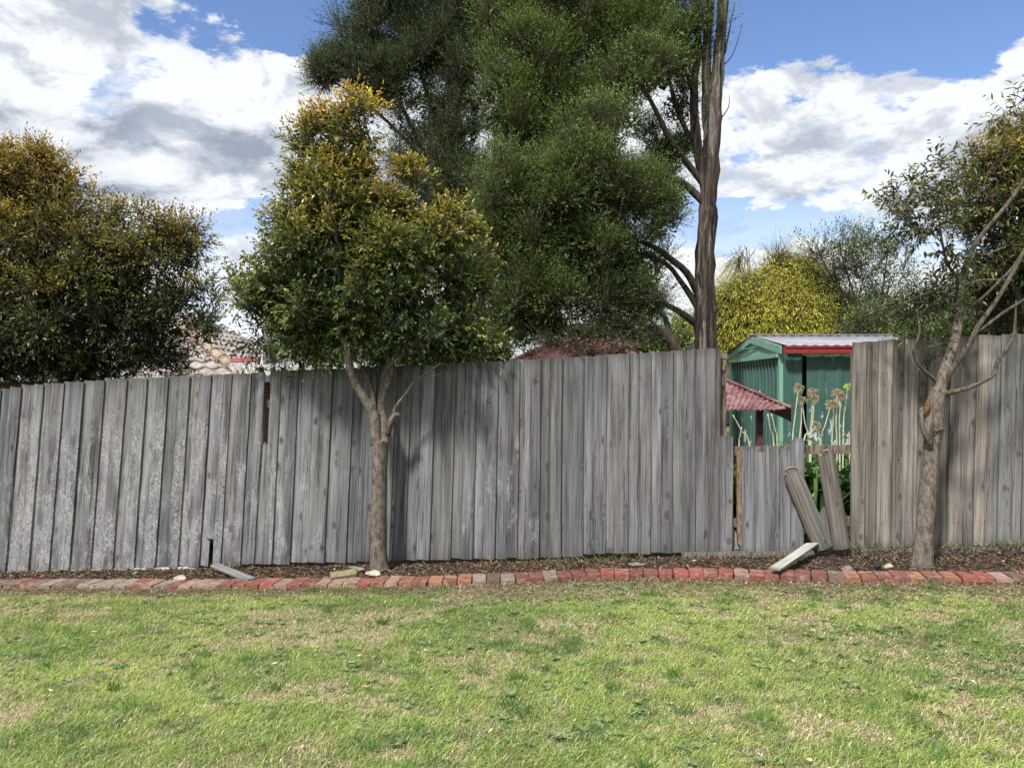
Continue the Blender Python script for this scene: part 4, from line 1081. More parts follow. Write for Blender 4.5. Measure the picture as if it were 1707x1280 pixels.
# ---- dark spreading tree behind the fence on the left
Y2 = 8.6
b2 = P(120, 640, Y2); b2.z = gz(b2.x)
t2 = thing('lilly_pilly_tree', b2, 'broad dark lilly pilly with bronze new growth behind the left end of the fence', 'tree')
m = MB()
limbs(m, [[(118, 905, 30, 0), (120, 800, 26, 0), (118, 700, 24, 0), (110, 640, 20, 0), (90, 560, 14, 0), (60, 450, 9, 0), (30, 330, 4, 0)], [(118, 700, 14, 0), (160, 600, 12, .1), (210, 500, 8, .1), (240, 420, 4, .1)],
          [(120, 690, 12, 0), (60, 620, 11, -.1), (0, 520, 8, -.1), (-60, 420, 5, 0)], [(150, 640, 10, 0), (230, 590, 8, 0), (290, 520, 5, 0), (315, 440, 3, 0)]], Y2, 8)
m.build('trunk', M['dark_bark'], t2)
bl = [(-120, 380, 90, 100), (-40, 330, 80, 80), (40, 300, 60, 50), (10, 360, 90, 70), (90, 345, 60, 50), (60, 430, 110, 80, -.2), (150, 380, 60, 45), (160, 440, 80, 60, -.2), (235, 400, 55, 48), (285, 430, 45, 45), (310, 400, 22, 25, 0, .7), (320, 450, 28, 30, 0, .7),
      (230, 490, 80, 60), (80, 520, 130, 80, -.2), (-60, 500, 130, 110), (200, 560, 100, 50), (50, 590, 110, 45), (140, 610, 90, 22), (290, 540, 50, 50, 0, .8), (330, 520, 28, 45, 0, .8), (350, 560, 22, 30, 0, .6), (-60, 610, 100, 30), (260, 600, 60, 20, 0, .7), (80, 630, 22, 18, -1.25, .5), (20, 625, 90, 22), (110, 628, 90, 18), (200, 612, 80, 20), (280, 598, 50, 24), (-60, 560, 110, 60, -.3)]
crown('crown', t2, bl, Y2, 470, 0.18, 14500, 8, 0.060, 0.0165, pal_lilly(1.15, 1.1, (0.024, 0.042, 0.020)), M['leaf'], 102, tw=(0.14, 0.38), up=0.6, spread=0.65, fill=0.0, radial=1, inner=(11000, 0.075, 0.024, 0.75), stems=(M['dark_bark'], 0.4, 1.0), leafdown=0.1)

# ---- the tall paperbark-like tree with its foliage hanging to the left
Y3 = 12.0
b3 = P(1180, 600, Y3); b3.z = gz(b3.x)
t3 = thing('tea_tree', b3, 'tall fine leaved green tree with twin stringy bark trunk behind the middle of the fence', 'tree')
m = MB()
limbs(m, [[(1178, 800, 54, 0), (1176, 600, 40, 0), (1175, 545, 39, 0), (1177, 500, 35, 0), (1176, 460, 36, 0), (1178, 400, 32, 0), (1181, 360, 33, 0), (1180, 330, 31, 0), (1184, 260, 31, 0), (1189, 200, 30, 0), (1192, 160, 26, 0), (1197, 120, 23, 0), (1202, 50, 18, .0), (1208, -40, 20, 0), (1215, -160, 14, 0)],
          [(1176, 310, 22, 0), (1166, 265, 20, 0), (1160, 220, 17, 0), (1157, 150, 14, .1), (1163, 80, 14, .1), (1160, 0, 12, .1), (1155, -100, 9, .1)],
          [(1184, 235, 20, .02), (1178, 195, 18, .05), (1178, 130, 17, .05), (1180, 60, 15, .0), (1184, 0, 14, 0), (1186, -120, 10, 0)]], Y3, 18, 0.20, k=0.90)
m.build('trunk', M['stringy_bark'], t3)
m = MB()
limbs(m, [[(1182, 318, 13, 0), (1166, 298, 12, 0), (1140, 265, 11, -.1), (1115, 230, 10, -.3), (1080, 160, 7, -.4), (1030, 90, 5, -.5)],
          [(1184, 275, 11, 0), (1168, 252, 11, 0), (1145, 220, 9, .1), (1125, 170, 8, .2), (1115, 130, 6, .3), (1090, 60, 4, .3)],
          [(1180, 345, 15, 0), (1158, 322, 13, 0), (1130, 300, 11, -.1), (1080, 285, 8, -.3), (1010, 270, 6, -.5)],
          [(1178, 515, 15, 0), (1162, 486, 14, 0), (1145, 455, 12, -.1), (1115, 430, 10, -.2), (1085, 410, 8, -.3), (1000, 380, 5, -.5)],
          [(1176, 545, 13, 0), (1160, 508, 12, 0), (1135, 470, 9, .1), (1110, 440, 8, .1), (1060, 420, 6, .1)],
          [(1178, 565, 14, 0), (1163, 543, 13, 0), (1140, 525, 11, -.1), (1110, 508, 9, -.2), (1060, 490, 6, -.3), (980, 440, 4, -.4)],
          [(1185, 560, 9, 0), (1196, 545, 7, -.1), (1203, 535, 3, -.1)],
          [(1105, 150, 8, .1), (1128, 100, 6, 0), (1135, 20, 5, 0)],
          [(1160, 160, 8, 0), (1140, 115, 6, .1), (1120, 60, 4, .1)],
          [(1208, 90, 4, 0), (1216, 50, 2.5, 0), (1225, 5, 1.2, 0)], [(1200, 200, 2.5, 0), (1214, 180, 1.5, 0), (1216, 160, .8, 0)], [(1205, 110, 2.5, 0), (1222, 90, 1.5, 0), (1238, 40, .8, 0)]], Y3, 8, 0.08)
m.build('limbs', M['dark_bark'], t3)
bl = [(905, 60, 85, 75, 0), (850, 20, 60, 50, 0), (960, 30, 80, 80, .4), (1030, 60, 80, 80, .6), (1060, 20, 70, 60, .6), (1120, 40, 35, 50, .4), (1100, 110, 45, 45, .6, .8), (870, 130, 75, 70, -.1), (930, 170, 80, 70, .3), (1010, 160, 70, 60, .5), (850, 190, 55, 60, -.2),
      (860, 250, 60, 50, 0), (985, 240, 68, 50, -.9), (890, 320, 95, 65, -.7), (990, 310, 90, 60, -.9), (845, 380, 50, 55, -.3), (910, 410, 95, 65, -.6), (1000, 400, 80, 65, -.7), (1060, 330, 40, 45, -.3), (1100, 370, 35, 35, -.2, .8), (1090, 280, 45, 28, .1, .7),
      (1060, 450, 55, 50, -.3, .8), (870, 480, 80, 55, -.3), (960, 490, 90, 50, -.4), (1030, 500, 70, 50, -.3), (880, 545, 60, 45, 0), (950, 550, 80, 30, 0), (1040, 545, 50, 28, 0, .8), (1075, 520, 30, 35, 0, .6), (1110, 300, 40, 30, .2, .6), (1130, 180, 28, 34, .2, .8), (1110, 245, 38, 28, .2, .8), (1145, 90, 28, 50, .1, .8), (1165, 30, 25, 30, -.2, .8), (1120, 330, 40, 30, .1, .7),
      (1065, 125, 50, 50, -.6, .9), (1040, 200, 45, 35, -.5, .7), (1120, 90, 30, 50, -.4, .6), (910, -60, 120, 60, .2), (1050, -70, 100, 60, .4), (940, 300, 110, 200, .8), (900, 430, 90, 130, .8)]
tea = pal_flat([(0.075, 0.105, 0.034), (0.100, 0.135, 0.042), (0.150, 0.190, 0.060), (0.045, 0.068, 0.028)], [.32, .32, .20, .16], 1.12)
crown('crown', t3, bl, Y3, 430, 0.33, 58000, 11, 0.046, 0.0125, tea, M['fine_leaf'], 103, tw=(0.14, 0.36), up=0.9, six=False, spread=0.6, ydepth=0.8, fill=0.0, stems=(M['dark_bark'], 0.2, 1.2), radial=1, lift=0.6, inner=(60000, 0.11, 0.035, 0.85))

# low trunk of a neighbour leaning behind the fence
b3b = P(1128, 600, 11.4); b3b.z = gz(b3b.x)
t3b = thing('leaning_tree', b3b, 'dark bare limbed tree leaning left from behind the fence, left of the twin trunk', 'tree')
m = MB()
limbs(m, [[(1175, 900, 34, 0), (1145, 640, 22, 0), (1125, 580, 20, 0), (1110, 560, 18, 0), (1085, 548, 12, 0), (1050, 545, 7, 0), (1000, 530, 4, 0)], [(1118, 572, 14, 0), (1112, 540, 10, .1), (1105, 525, 8, .1), (1080, 505, 6, .1), (1050, 470, 4, .1)], [(1105, 556, 8, 0), (1085, 535, 5, -.1), (1055, 520, 3, -.1)]], 11.4, 8, 0.1)
m.build('trunk', M['dark_bark'], t3b)
crown('crown', t3b, [(1040, 545, 45, 22), (990, 560, 60, 18), (1075, 500, 28, 25), (950, 570, 60, 14), (1090, 560, 20, 14)], 11.4, 120, 0.12, 1700, 9, 0.032, 0.009, tea, M['fine_leaf'], 113, tw=(0.12, 0.3), up=0.2, six=False, stems=(M['dark_bark'], 0.8, 1.4))

# ---- darker tree behind, top centre left
Y4 = 15.5
b4 = P(720, 600, Y4); b4.z = gz(b4.x)
t4 = thing('tea_tree', b4, 'dark blue green feathery tree standing behind the crown of the left lilly pilly', 'tree')
m = MB()
limbs(m, [[(770, 860, 40, 0), (768, 600, 32, 0), (765, 420, 28, 0), (760, 250, 22, 0), (750, 100, 16, 0), (735, -60, 8, 0)], [(766, 420, 14, 0), (735, 330, 10, 0), (690, 220, 8, 0), (640, 130, 5, 0), (580, 90, 3, 0)], [(762, 300, 12, 0), (720, 180, 9, 0), (680, 60, 6, 0), (620, -10, 4, 0)],
          [(764, 350, 9, 0), (700, 260, 7, .1), (620, 180, 5, .1), (545, 130, 3, .1)], [(755, 160, 9, 0), (770, 60, 6, 0), (790, -30, 4, 0)]], Y4, 8)
m.build('trunk', M['dark_bark'], t4)
bl = [(615, 25, 45, 30, 0, .8), (650, 10, 60, 25, 0, .8), (700, -20, 80, 50, 0), (590, 75, 50, 45, 0, .6), (800, 20, 40, 60), (545, 130, 30, 22, 0, .9), (660, 70, 60, 38, 0), (570, 115, 52, 28), (620, 120, 55, 35), (545, 120, 25, 15, 0, .8), (690, 110, 60, 32, 0, .9), (740, 80, 40, 50), (785, 60, 30, 60), (780, 150, 35, 60), (720, 170, 55, 25, 0, .7), (660, 165, 55, 22, 0, .7),
      (640, 150, 40, 25), (700, 215, 60, 22, 0, .6), (760, 240, 45, 45), (720, 280, 60, 45), (775, 330, 45, 70), (740, 380, 50, 60), (800, 430, 40, 90), (790, 540, 50, 60), (830, 560, 40, 50)]
tea2 = pal_flat([(0.048, 0.068, 0.036), (0.066, 0.088, 0.042), (0.105, 0.135, 0.056), (0.032, 0.046, 0.028)], [.36, .32, .16, .16], 1.1)
crown('crown', t4, bl, Y4, 260, 0.36, 30000, 11, 0.052, 0.0150, tea2, M['fine_leaf'], 104, tw=(0.2, 0.45), up=0.7, six=False, spread=0.6, stems=(M['dark_bark'], 0.4, 1.6), radial=1, lift=0.5, inner=(16000, 0.13, 0.04, 0.8))

# ---- right tree in the bed, sparse
Y5 = 6.2
b5 = P(1538, 940, Y5); b5.z = gz(b5.x)
t5 = thing('lilly_pilly_tree', b5, 'sparse lilly pilly with crooked bare limbs in front of the right fence', 'tree')
m = MB()
limbs(m, [[(1536, 952, 38, 0), (1538, 935, 33, 0), (1542, 880, 29, 0), (1549, 800, 27, 0), (1554, 740, 26, 0), (1558, 715, 27, 0), (1560, 690, 25, 0), (1562, 665, 25, 0), (1566, 648, 24, 0)],
          [(1566, 655, 20, 0), (1572, 628, 18, 0), (1582, 598, 17, .03), (1592, 565, 16, .05), (1598, 520, 15, .1), (1600, 470, 13, .12)]], Y5, 14, 0.11)
m.build('trunk', M['smooth_bark'], t5)
m = MB()
limbs(m, [
          [(1564, 652, 14, 0), (1560, 635, 8, 0), (1543, 620, 7, -.03), (1528, 603, 6.5, -.05), (1522, 585, 5.5, -.07), (1530, 565, 5, -.08), (1533, 545, 4, -.1), (1528, 515, 3, -.1)],
          [(1600, 480, 12, .12), (1602, 465, 12, .12), (1612, 440, 12, .12), (1630, 400, 9, .15), (1680, 340, 8, .2), (1707, 300, 7, .2)],
          [(1568, 656, 17, 0), (1580, 625, 14, -.02), (1600, 597, 12, -.03), (1618, 570, 11, -.05), (1630, 545, 10, -.06), (1655, 510, 9, -.07), (1680, 470, 8.5, -.1), (1700, 432, 8, -.1), (1730, 380, 6, -.1)],
          [(1626, 555, 8, -.05), (1648, 540, 7, -.05), (1675, 520, 6.5, -.05), (1707, 500, 6, -.05), (1760, 470, 4, 0)],
          [(1570, 662, 15, 0), (1580, 655, 10, -.04), (1610, 648, 8.5, -.08), (1640, 635, 8, -.1), (1657, 623, 9, -.1), (1662, 605, 9, -.1), (1676, 585, 8, -.1), (1689, 562, 7, -.1), (1692, 540, 5, -.1), (1694, 500, 3, -.1)],
          [(1615, 512, 7, .1), (1640, 495, 7, .05), (1665, 470, 7, .0), (1685, 450, 6, 0), (1707, 420, 5, 0)],
          [(1603, 478, 6, .1), (1630, 468, 6, .1), (1660, 467, 5, .1), (1690, 468, 4, .1)],
          [(1600, 470, 7, .1), (1580, 440, 5, .05), (1570, 400, 4, 0), (1562, 340, 3, 0), (1560, 290, 2, 0)],
          [(1625, 420, 5, .1), (1640, 425, 4, .1), (1675, 412, 4, .05)],
          [(1620, 345, 2.2, -.1), (1635, 320, 2.2, -.12), (1645, 295, 2, -.12), (1655, 275, 1.2, -.12)],
          [(1597, 520, 4, 0), (1560, 490, 3, 0), (1530, 495, 2.5, -.1), (1500, 510, 2, -.1)]], Y5, 10, 0.11, k=0.82)
m.build('limbs', M['limb_bark'], t5)
m = MB()
m.tube([P(1553, 742, 6.12), P(1546, 722, 6.12), P(1543, 703, 6.13), P(1541, 688, 6.14), P(1536, 680, 6.14)], [0.014, 0.042, 0.054, 0.050, 0.016], 12, 0.16, 4)
st_ = m.build('torn_stub', M['post_wood'], t5); st_['label'] = 'dark torn branch stub on the left of the trunk'
m = MB()
m.tube([P(1541, 692, 6.075), P(1545, 682, 6.075), P(1547, 670, 6.10), P(1549, 659, 6.12)], [0.006, 0.024, 0.020, 0.003], 9, 0.35, 9)
m.build('wound', M['wound'], st_)
m = MB()
for q in range(26):
    a = q / 26 * 6.283; px = 1557 + 14 * math.cos(a) + rnd.uniform(-2, 2); py = 712 + 7 * math.sin(a) * 1.0
    if math.sin(a) > -0.3:
        c = P(px, py, 6.2 - 0.065 * abs(math.sin(a)) ** .5 - 0.01); m.tube([c, c + Vector((0, -0.012, 0.004)), c + Vector((0, -0.016, 0.0))], [0.008, 0.009, 0.003], 5, 0.3, q)
m.build('bark_scar', M['smooth_bark'], t5)
bl = [(1500, 335, 30, 22, 0, .8), (1540, 330, 45, 38, 0, .8), (1580, 320, 35, 45, 0, .8), (1525, 380, 45, 35, 0, .8), (1575, 385, 45, 45, 0, .9), (1535, 280, 18, 18, 0, .5), (1570, 268, 18, 16, 0, .6), (1600, 290, 20, 25, 0, .5), (1545, 420, 30, 25, 0, .7), (1600, 430, 25, 25, 0, .6),
      (1550, 490, 38, 20, .1, 1.2), (1535, 520, 30, 26, .1, 1.2), (1575, 515, 22, 30, .12, 1.0), (1500, 510, 25, 18, .1, .7), (1556, 575, 11, 30, .08, .5), (1690, 185, 22, 35, 0, .9), (1740, 200, 40, 60, 0, 1), (1495, 540, 20, 14, 0, .5), (1600, 470, 30, 20, 0, .8)]
crown('crown', t5, bl, Y5, 170, 0.06, 520, 6, 0.064, 0.018, pal_lilly(0.35, 1.2, (0.045, 0.06, 0.028)), M['leaf'], 105, tw=(0.08, 0.2), up=0.35, spread=0.9, leafdown=0.35, droop=0.2, stems=(M['smooth_bark'], 1.0, 0.8))

# ---- dense dark mass behind the right tree
Y6 = 7.9
b6 = P(1740, 640, Y6); b6.z = gz(b6.x)
t6 = thing('lilly_pilly_tree', b6, 'dense dark lilly pilly behind the right fence at the right edge', 'tree')
m = MB(); limbs(m, [[(1750, 900, 34, 0), (1748, 640, 28, 0), (1740, 520, 22, 0), (1715, 420, 14, 0), (1700, 330, 9, 0), (1690, 270, 5, 0)], [(1746, 600, 16, 0), (1700, 500, 10, 0), (1660, 420, 7, 0), (1640, 350, 4, 0)], [(1748, 560, 16, 0), (1800, 450, 12, 0), (1830, 330, 8, 0)]], Y6, 8)
m.build('trunk', M['dark_bark'], t6)
bl = [(1690, 260, 45, 38), (1650, 290, 45, 40), (1730, 290, 60, 60), (1640, 350, 45, 50), (1700, 360, 70, 60), (1790, 340, 90, 100), (1640, 420, 40, 50), (1700, 450, 70, 60), (1790, 470, 90, 90), (1680, 520, 60, 35, .3), (1770, 240, 60, 60)]
crown('crown', t6, bl, Y6, 220, 0.15, 4800, 7, 0.06, 0.018, pal_lilly(0.9, 1.05, (0.045, 0.065, 0.025)), M['leaf'], 106, tw=(0.1, 0.28), up=0.4, spread=0.8, fill=0.0, stems=(M['smooth_bark'], 0.7, 1.2), leafdown=0.1, radial=1, inner=(4000, .07, .022, .75))

# ---- pale shrub over the right fence
def shrub(name, Y, bl, nsub, rsub, tw_n, lpt, Ll, Lw, colf, label, cat, seed, stem=None, base=None, **k):
    px = sum(b[0] for b in bl) / len(bl); p = P(px, 640, Y); p.z = gz(p.x)
    t = thing(name, p, label, cat)
    m = MB(); mt = stem or M['dark_bark']
    rr = random.Random(seed); segs = []
    for b in rr.sample(bl, min(len(bl), 8)):
        segs.append([(px + rr.uniform(-8, 8), CY + (HC - gz(p.x)) / Y * F + 4, 0.09 * F / Y, 0), (px * .6 + b[0] * .4 + rr.uniform(-6, 6), b[1] * .5 + 330, 0.06 * F / Y, 0), (b[0], b[1] + b[3] * .3, 0.035 * F / Y, 0), (b[0] + rr.uniform(-8, 8), b[1] - b[3] * .6, 0.012 * F / Y, 0)])
    limbs(m, segs, Y, 6); m.build('trunk', mt, t)
    k.setdefault('stems', (mt, 0.6, Y / 9))
    crown('crown', t, bl, Y, nsub, rsub, tw_n, lpt, Ll, Lw, colf, M['fine_leaf'], seed, **k); return t


shrub('shrub', 9.6, [(1640, 545, 50, 35), (1700, 540, 50, 45), (1590, 560, 40, 22), (1670, 500, 40, 25), (1540, 565, 40, 16), (1760, 530, 60, 50)], 220, 0.11, 4200, 7, 0.035, 0.018,
      pal_flat([(0.10, 0.16, 0.045), (0.16, 0.22, 0.07), (0.07, 0.11, 0.04), (0.24, 0.26, 0.10)], [.4, .25, .25, .1]), 'light green small leaved shrub showing just over the right fence', 'shrub', 107, tw=(0.1, 0.25))
shrub('golden_cypress', 20.0, [(1285, 462, 28, 26), (1325, 470, 30, 26), (1248, 488, 30, 26), (1360, 488, 28, 28), (1305, 490, 50, 30), (1240, 520, 50, 35), (1300, 520, 70, 40), (1365, 515, 45, 38), (1225, 545, 40, 30), (1290, 550, 70, 30), (1370, 550, 45, 30), (1232, 438, 9, 20, 0, .9), (1222, 500, 14, 20, 0, .8), (1345, 452, 12, 16, 0, .8), (1300, 440, 14, 14, 0, .8), (1400, 545, 30, 30), (1330, 445, 15, 15, 0, .3)], 300, 0.40, 27000, 9, 0.10, 0.009,
      pal_flat([(0.62, 0.54, 0.07), (0.50, 0.48, 0.07), (0.66, 0.50, 0.11), (0.26, 0.31, 0.07)], [.30, .28, .12, .30], 0.95), 'bright yellow feathery drooping tree behind the green shed', 'tree', 108, tw=(0.35, 0.8), up=-0.5, six=False, spread=0.35, leafdown=0.8, inner=(5000, 0.16, 0.03, 0.7))
shrub('open_tree', 19.0, [(1365, 415, 25, 18, 0, .7), (1400, 410, 30, 18), (1440, 400, 35, 15), (1480, 415, 35, 18), (1390, 450, 35, 25), (1440, 440, 45, 28), (1500, 450, 35, 25, 0, .7), (1420, 490, 45, 28), (1480, 490, 40, 30), (1440, 530, 50, 28), (1500, 530, 50, 30), (1540, 480, 25, 30, 0, .5), (1420, 555, 30, 15), (1475, 550, 60, 18)], 170, 0.24, 1500, 7, 0.10, 0.028,
      pal_flat([(0.10, 0.15, 0.05), (0.14, 0.19, 0.06), (0.20, 0.25, 0.09), (0.06, 0.09, 0.04)], [.35, .3, .15, .2]), 'open branched grey green tree behind the shed, right of the yellow one', 'tree', 109, tw=(0.3, 0.6), up=0.8, six=False, stems=(M['dark_bark'], 1.0, 2.2))
shrub('bush', 17.0, [(1440, 550, 50, 22), (1500, 545, 50, 25), (1560, 540, 50, 28), (1610, 520, 50, 45), (1680, 500, 70, 60)], 160, 0.25, 4200, 7, 0.07, 0.025,
      pal_flat([(0.05, 0.08, 0.03), (0.08, 0.11, 0.04), (0.12, 0.15, 0.05)], [.5, .3, .2]), 'dark bush massed behind the shed roof and the right fence', 'shrub', 110, tw=(0.2, 0.5), six=False)
shrub('bush', 24.0, [(1110, 575, 40, 28), (1140, 560, 30, 28), (1090, 590, 50, 20), (1205, 565, 35, 45), (1060, 580, 40, 20)], 160, 0.3, 3800, 7, 0.09, 0.03,
      pal_flat([(0.16, 0.22, 0.07), (0.22, 0.28, 0.08), (0.12, 0.16, 0.06)], [.4, .35, .25]), 'distant light green bush either side of the tall twin trunk', 'shrub', 111, tw=(0.2, 0.5), six=False)
shrub('bush', 9.4, [(690, 590, 35, 22), (745, 585, 40, 24), (795, 584, 38, 24), (832, 592, 20, 12), (650, 596, 20, 14)], 110, 0.13, 3000, 7, 0.05, 0.02,
      pal_flat([(0.035, 0.055, 0.022), (0.055, 0.08, 0.03), (0.09, 0.12, 0.04)], [.45, .35, .2]), 'dark green bush behind the fence, right of the left tree trunk', 'shrub', 115, tw=(0.1, 0.25), six=False, inner=(2500, .08, .03, .8))
shrub('burgundy_shrub', 9.5, [(968, 592, 24, 11), (1005, 594, 24, 9), (1040, 593, 18, 8)], 60, 0.07, 380, 7, 0.04, 0.016,
      pal_flat([(0.085, 0.030, 0.035), (0.13, 0.055, 0.055), (0.05, 0.035, 0.03), (0.10, 0.10, 0.04)], [.35, .25, .25, .15]), 'burgundy leaved shrub topping the middle of the fence before the red roof', 'shrub', 114, tw=(0.1, 0.22), six=False, stems=(M['dark_bark'], .6, .7))
shrub('bush', 10.0, [(520, 585, 30, 18), (560, 590, 30, 16), (470, 590, 25, 12, 0, .6), (600, 575, 30, 25)], 90, 0.12, 1300, 7, 0.05, 0.02,
      pal_flat([(0.15, 0.22, 0.06), (0.10, 0.15, 0.045), (0.2, 0.26, 0.09)], [.4, .35, .25]), 'pale green bush glimpsed under the crown of the left lilly pilly', 'shrub', 112, tw=(0.1, 0.25), six=False)


# ------------------------------------------------------------------ buildings behind
def corrugated(mb, A, B, down, pitch, amp, t=0.004, per=6):
    """a sheet from edge A-B running along 'down'; waves across A-B"""
    A = Vector(A); B = Vector(B); down = Vector(down); d_ = B - A; L = d_.length; n = max(2, int(L / pitch * per)); nm = d_.cross(down).normalized()
    vs = []
    for s_ in (0, 1):
        for i in range(n + 1):
            p = A + d_ * (i / n) + nm * (amp * math.sin(i / per * 2 * math.pi) - t * s_)
            vs.append(tuple(p)); vs.append(tuple(p + down))
    k = 2 * (n + 1); fs = []
    for i in range(n):
        fs.append((2 * i, 2 * i + 1, 2 * i + 3, 2 * i + 2)); fs.append((k + 2 * i, k + 2 * i + 2, k + 2 * i + 3, k + 2 * i + 1))
        fs.append((2 * i + 1, k + 2 * i + 1, k + 2 * i + 3, 2 * i + 3)); fs.append((2 * i, 2 * i + 2, k + 2 * i + 2, k + 2 * i))
    mb.add(vs, fs, True)


def ribbed(mb, A, B, h, pitch, depth, face):
    """trapezoid-ribbed wall sheet from A to B, h high, ribs towards 'face'"""
    A = Vector(A); B = Vector(B); f = Vector(face).normalized(); d_ = (B - A); L = d_.length; u = d_ / L; s_ = 0; pr = []
    while s_ < L:
        for a, dd_ in ((0, 0), (pitch * .62, 0), (pitch * .70, 1), (pitch * .92, 1)):
            if s_ + a <= L: pr.append((s_ + a, dd_ * depth))
        s_ += pitch
    pr.append((L, 0)); vs = []
    for a, b_ in pr: p = A + u * a + f * b_; vs += [tuple(p), tuple(p + Vector((0, 0, h)))]
    k = len(vs); vs += [tuple(Vector(v) - f * 0.01 - f * 0) for v in vs]; fs = []
    for i in range(len(pr) - 1):
        fs.append((2 * i, 2 * i + 2, 2 * i + 3, 2 * i + 1)); fs.append((k + 2 * i, k + 2 * i + 1, k + 2 * i + 3, k + 2 * i + 2))
        fs.append((2 * i + 1, 2 * i + 3, k + 2 * i + 3, k + 2 * i + 1))
    mb.add(vs, fs)


# ---- green shed
NX, NY, FX_, FY_ = 3.86, 11.0, 4.03, 14.0
zg = gz(4) - 0.0; HW = 2.03; HR = 2.29
sh = thing('garden_shed', (NX, NY, zg), 'green corrugated steel shed with pale gable, zinc roof and dark red gutter behind the gap', 'shed')
XR = 7.4
m = MB(); ribbed(m, (FX_, FY_, zg), (NX, NY, zg), HW - zg - 0.0, 0.19, 0.028, (-1, 0.05, 0)); m.build('end_wall', M['shed_green'], sh)
m = MB(); ribbed(m, (NX + 0.02, NY, zg), (4.158, NY, zg), HW - zg, 0.14, 0.008, (0, -1, 0)); m.build('front_panel', M['shed_green'], sh)
m = MB(); m.box((4.15, NY + 0.42, zg), (XR, NY + 0.44, HW - .01)); m.box((XR - .02, NY + .45, zg), (XR, FY_, HW - .01)); m.box((FX_ + .02, FY_, zg), (XR, FY_ + .02, HW - .01)); m.build('inner_wall', M['maroon'], sh)
m = MB(); ribbed(m, (4.212, NY - 0.03, zg), (6.0, NY - 0.03, zg), HW - zg - 0.02, 0.26, 0.010, (0, -1, 0)); ribbed(m, (6.02, NY, zg), (XR, NY, zg), HW - zg - 0.02, 0.26, 0.012, (0, -1, 0)); m.build('sliding_door', M['shed_green'], sh)
m = MB()
m.box((NX - 0.035, NY - 0.02, zg), (NX + 0.018, NY + 0.06, HW + .0)); m.box((FX_ - 0.05, FY_ - 0.05, zg), (FX_ + 0.01, FY_ + 0.05, HW + .0))
m.bar((NX - 0.04, NY + 0.02, zg), (NX - 0.04, NY + 0.021, HW), 0.001, 0.001)
m.build('corner_trim', M['shed_pale'], sh)
# gable: two faces, bargeboards
my = (NY + FY_) / 2; mx = (NX + FX_) / 2 - 0.03
m = MB(); gxn, gxf = NX - 0.03, FX_ - 0.03
m.hexa([(gxn, NY + .02, HW), (gxn + .03, NY + .02, HW), (gxf + .03, FY_ - .02, HW), (gxf, FY_ - .02, HW), (mx, my - .01, HR - .03), (mx + .03, my - .01, HR - .03), (mx + .03, my + .01, HR - .03), (mx, my + .01, HR - .03)])
m.build('gable', M['shed_pale'], sh)
m = MB()
m.bar((gxn - .02, NY - .12, HW + .055), (mx - .02, my, HR + .03), 0.03, 0.11); m.bar((gxf - .02, FY_ + .12, HW + .055), (mx - .02, my, HR + .03), 0.03, 0.11)
m.bar((gxn - .025, NY, HW - .02), (gxf - .025, FY_, HW - .02), 0.03, 0.06); m.bar((mx - .018 - .02, my - .62, HW + .155), (mx - .018, my + .62, HW + .155), 0.012, 0.015)
m.build('bargeboard', M['shed_pale'], sh)
m = MB(); e0 = Vector((NX - .06, NY - .12, HW + .115)); e1 = Vector((XR, NY - .12, HW + .115)); r0 = Vector((mx - .03, my, HR + .095)); r1 = Vector((XR, my, HR + .095))
corrugated(m, r0, r1, e0 - r0 - Vector((e0.x - r0.x, 0, 0)), 0.15, 0.006)
f0 = Vector((mx - .03, my, HR + .095)); corrugated(m, r1, r0, Vector((0, FY_ + .12 - my, HW + .115 - HR - .095)), 0.15, 0.006)
m.build('roof', M['zinc'], sh)
m = MB()
for i in range(16):
    for t_ in (0.12, 0.5, 0.88):
        a = e0.lerp(e1, (i + .5) / 16); b_ = Vector((a.x, r0.y, r0.z)); c_ = a.lerp(b_, t_); m.bar(c_ + Vector((0, 0, .004)), c_ + Vector((0, 0, .014)), .016, .016)
o = m.build('roof_screws', M['grey_roof'], sh); o['kind'] = 'stuff'
m = MB(); m.bar(r0 + Vector((-.03, 0, .012)), r1 + Vector((0, 0, .012)), .18, .014); m.build('ridge_cap', M['zinc'], sh)
m = MB(); m.box((NX - .02, NY - .20, HW + .005), (XR, NY - .125, HW + .10)); m.box((NX - .02, NY - .215, HW + .08), (XR, NY - .201, HW + .108)); m.build('gutter', M['gutter_red'], sh)

# ---- small rusty iron roof by the fence
ay = 8.8
pe = P(1266, 683, ay); bas = Vector((pe.x, ay + .4, gz(pe.x)))
aw = thing('garden_shelter', bas, 'low maroon corrugated iron shelter roof on a dark post, in front of the shed', 'shelter')
E0 = P(1110, 683, ay); E1 = P(1292, 683, ay)
T1 = P(1316, 680, ay + .10); T0 = P(1208, 634, ay + .75); Tm = P(1120, 596, ay + 1.3)
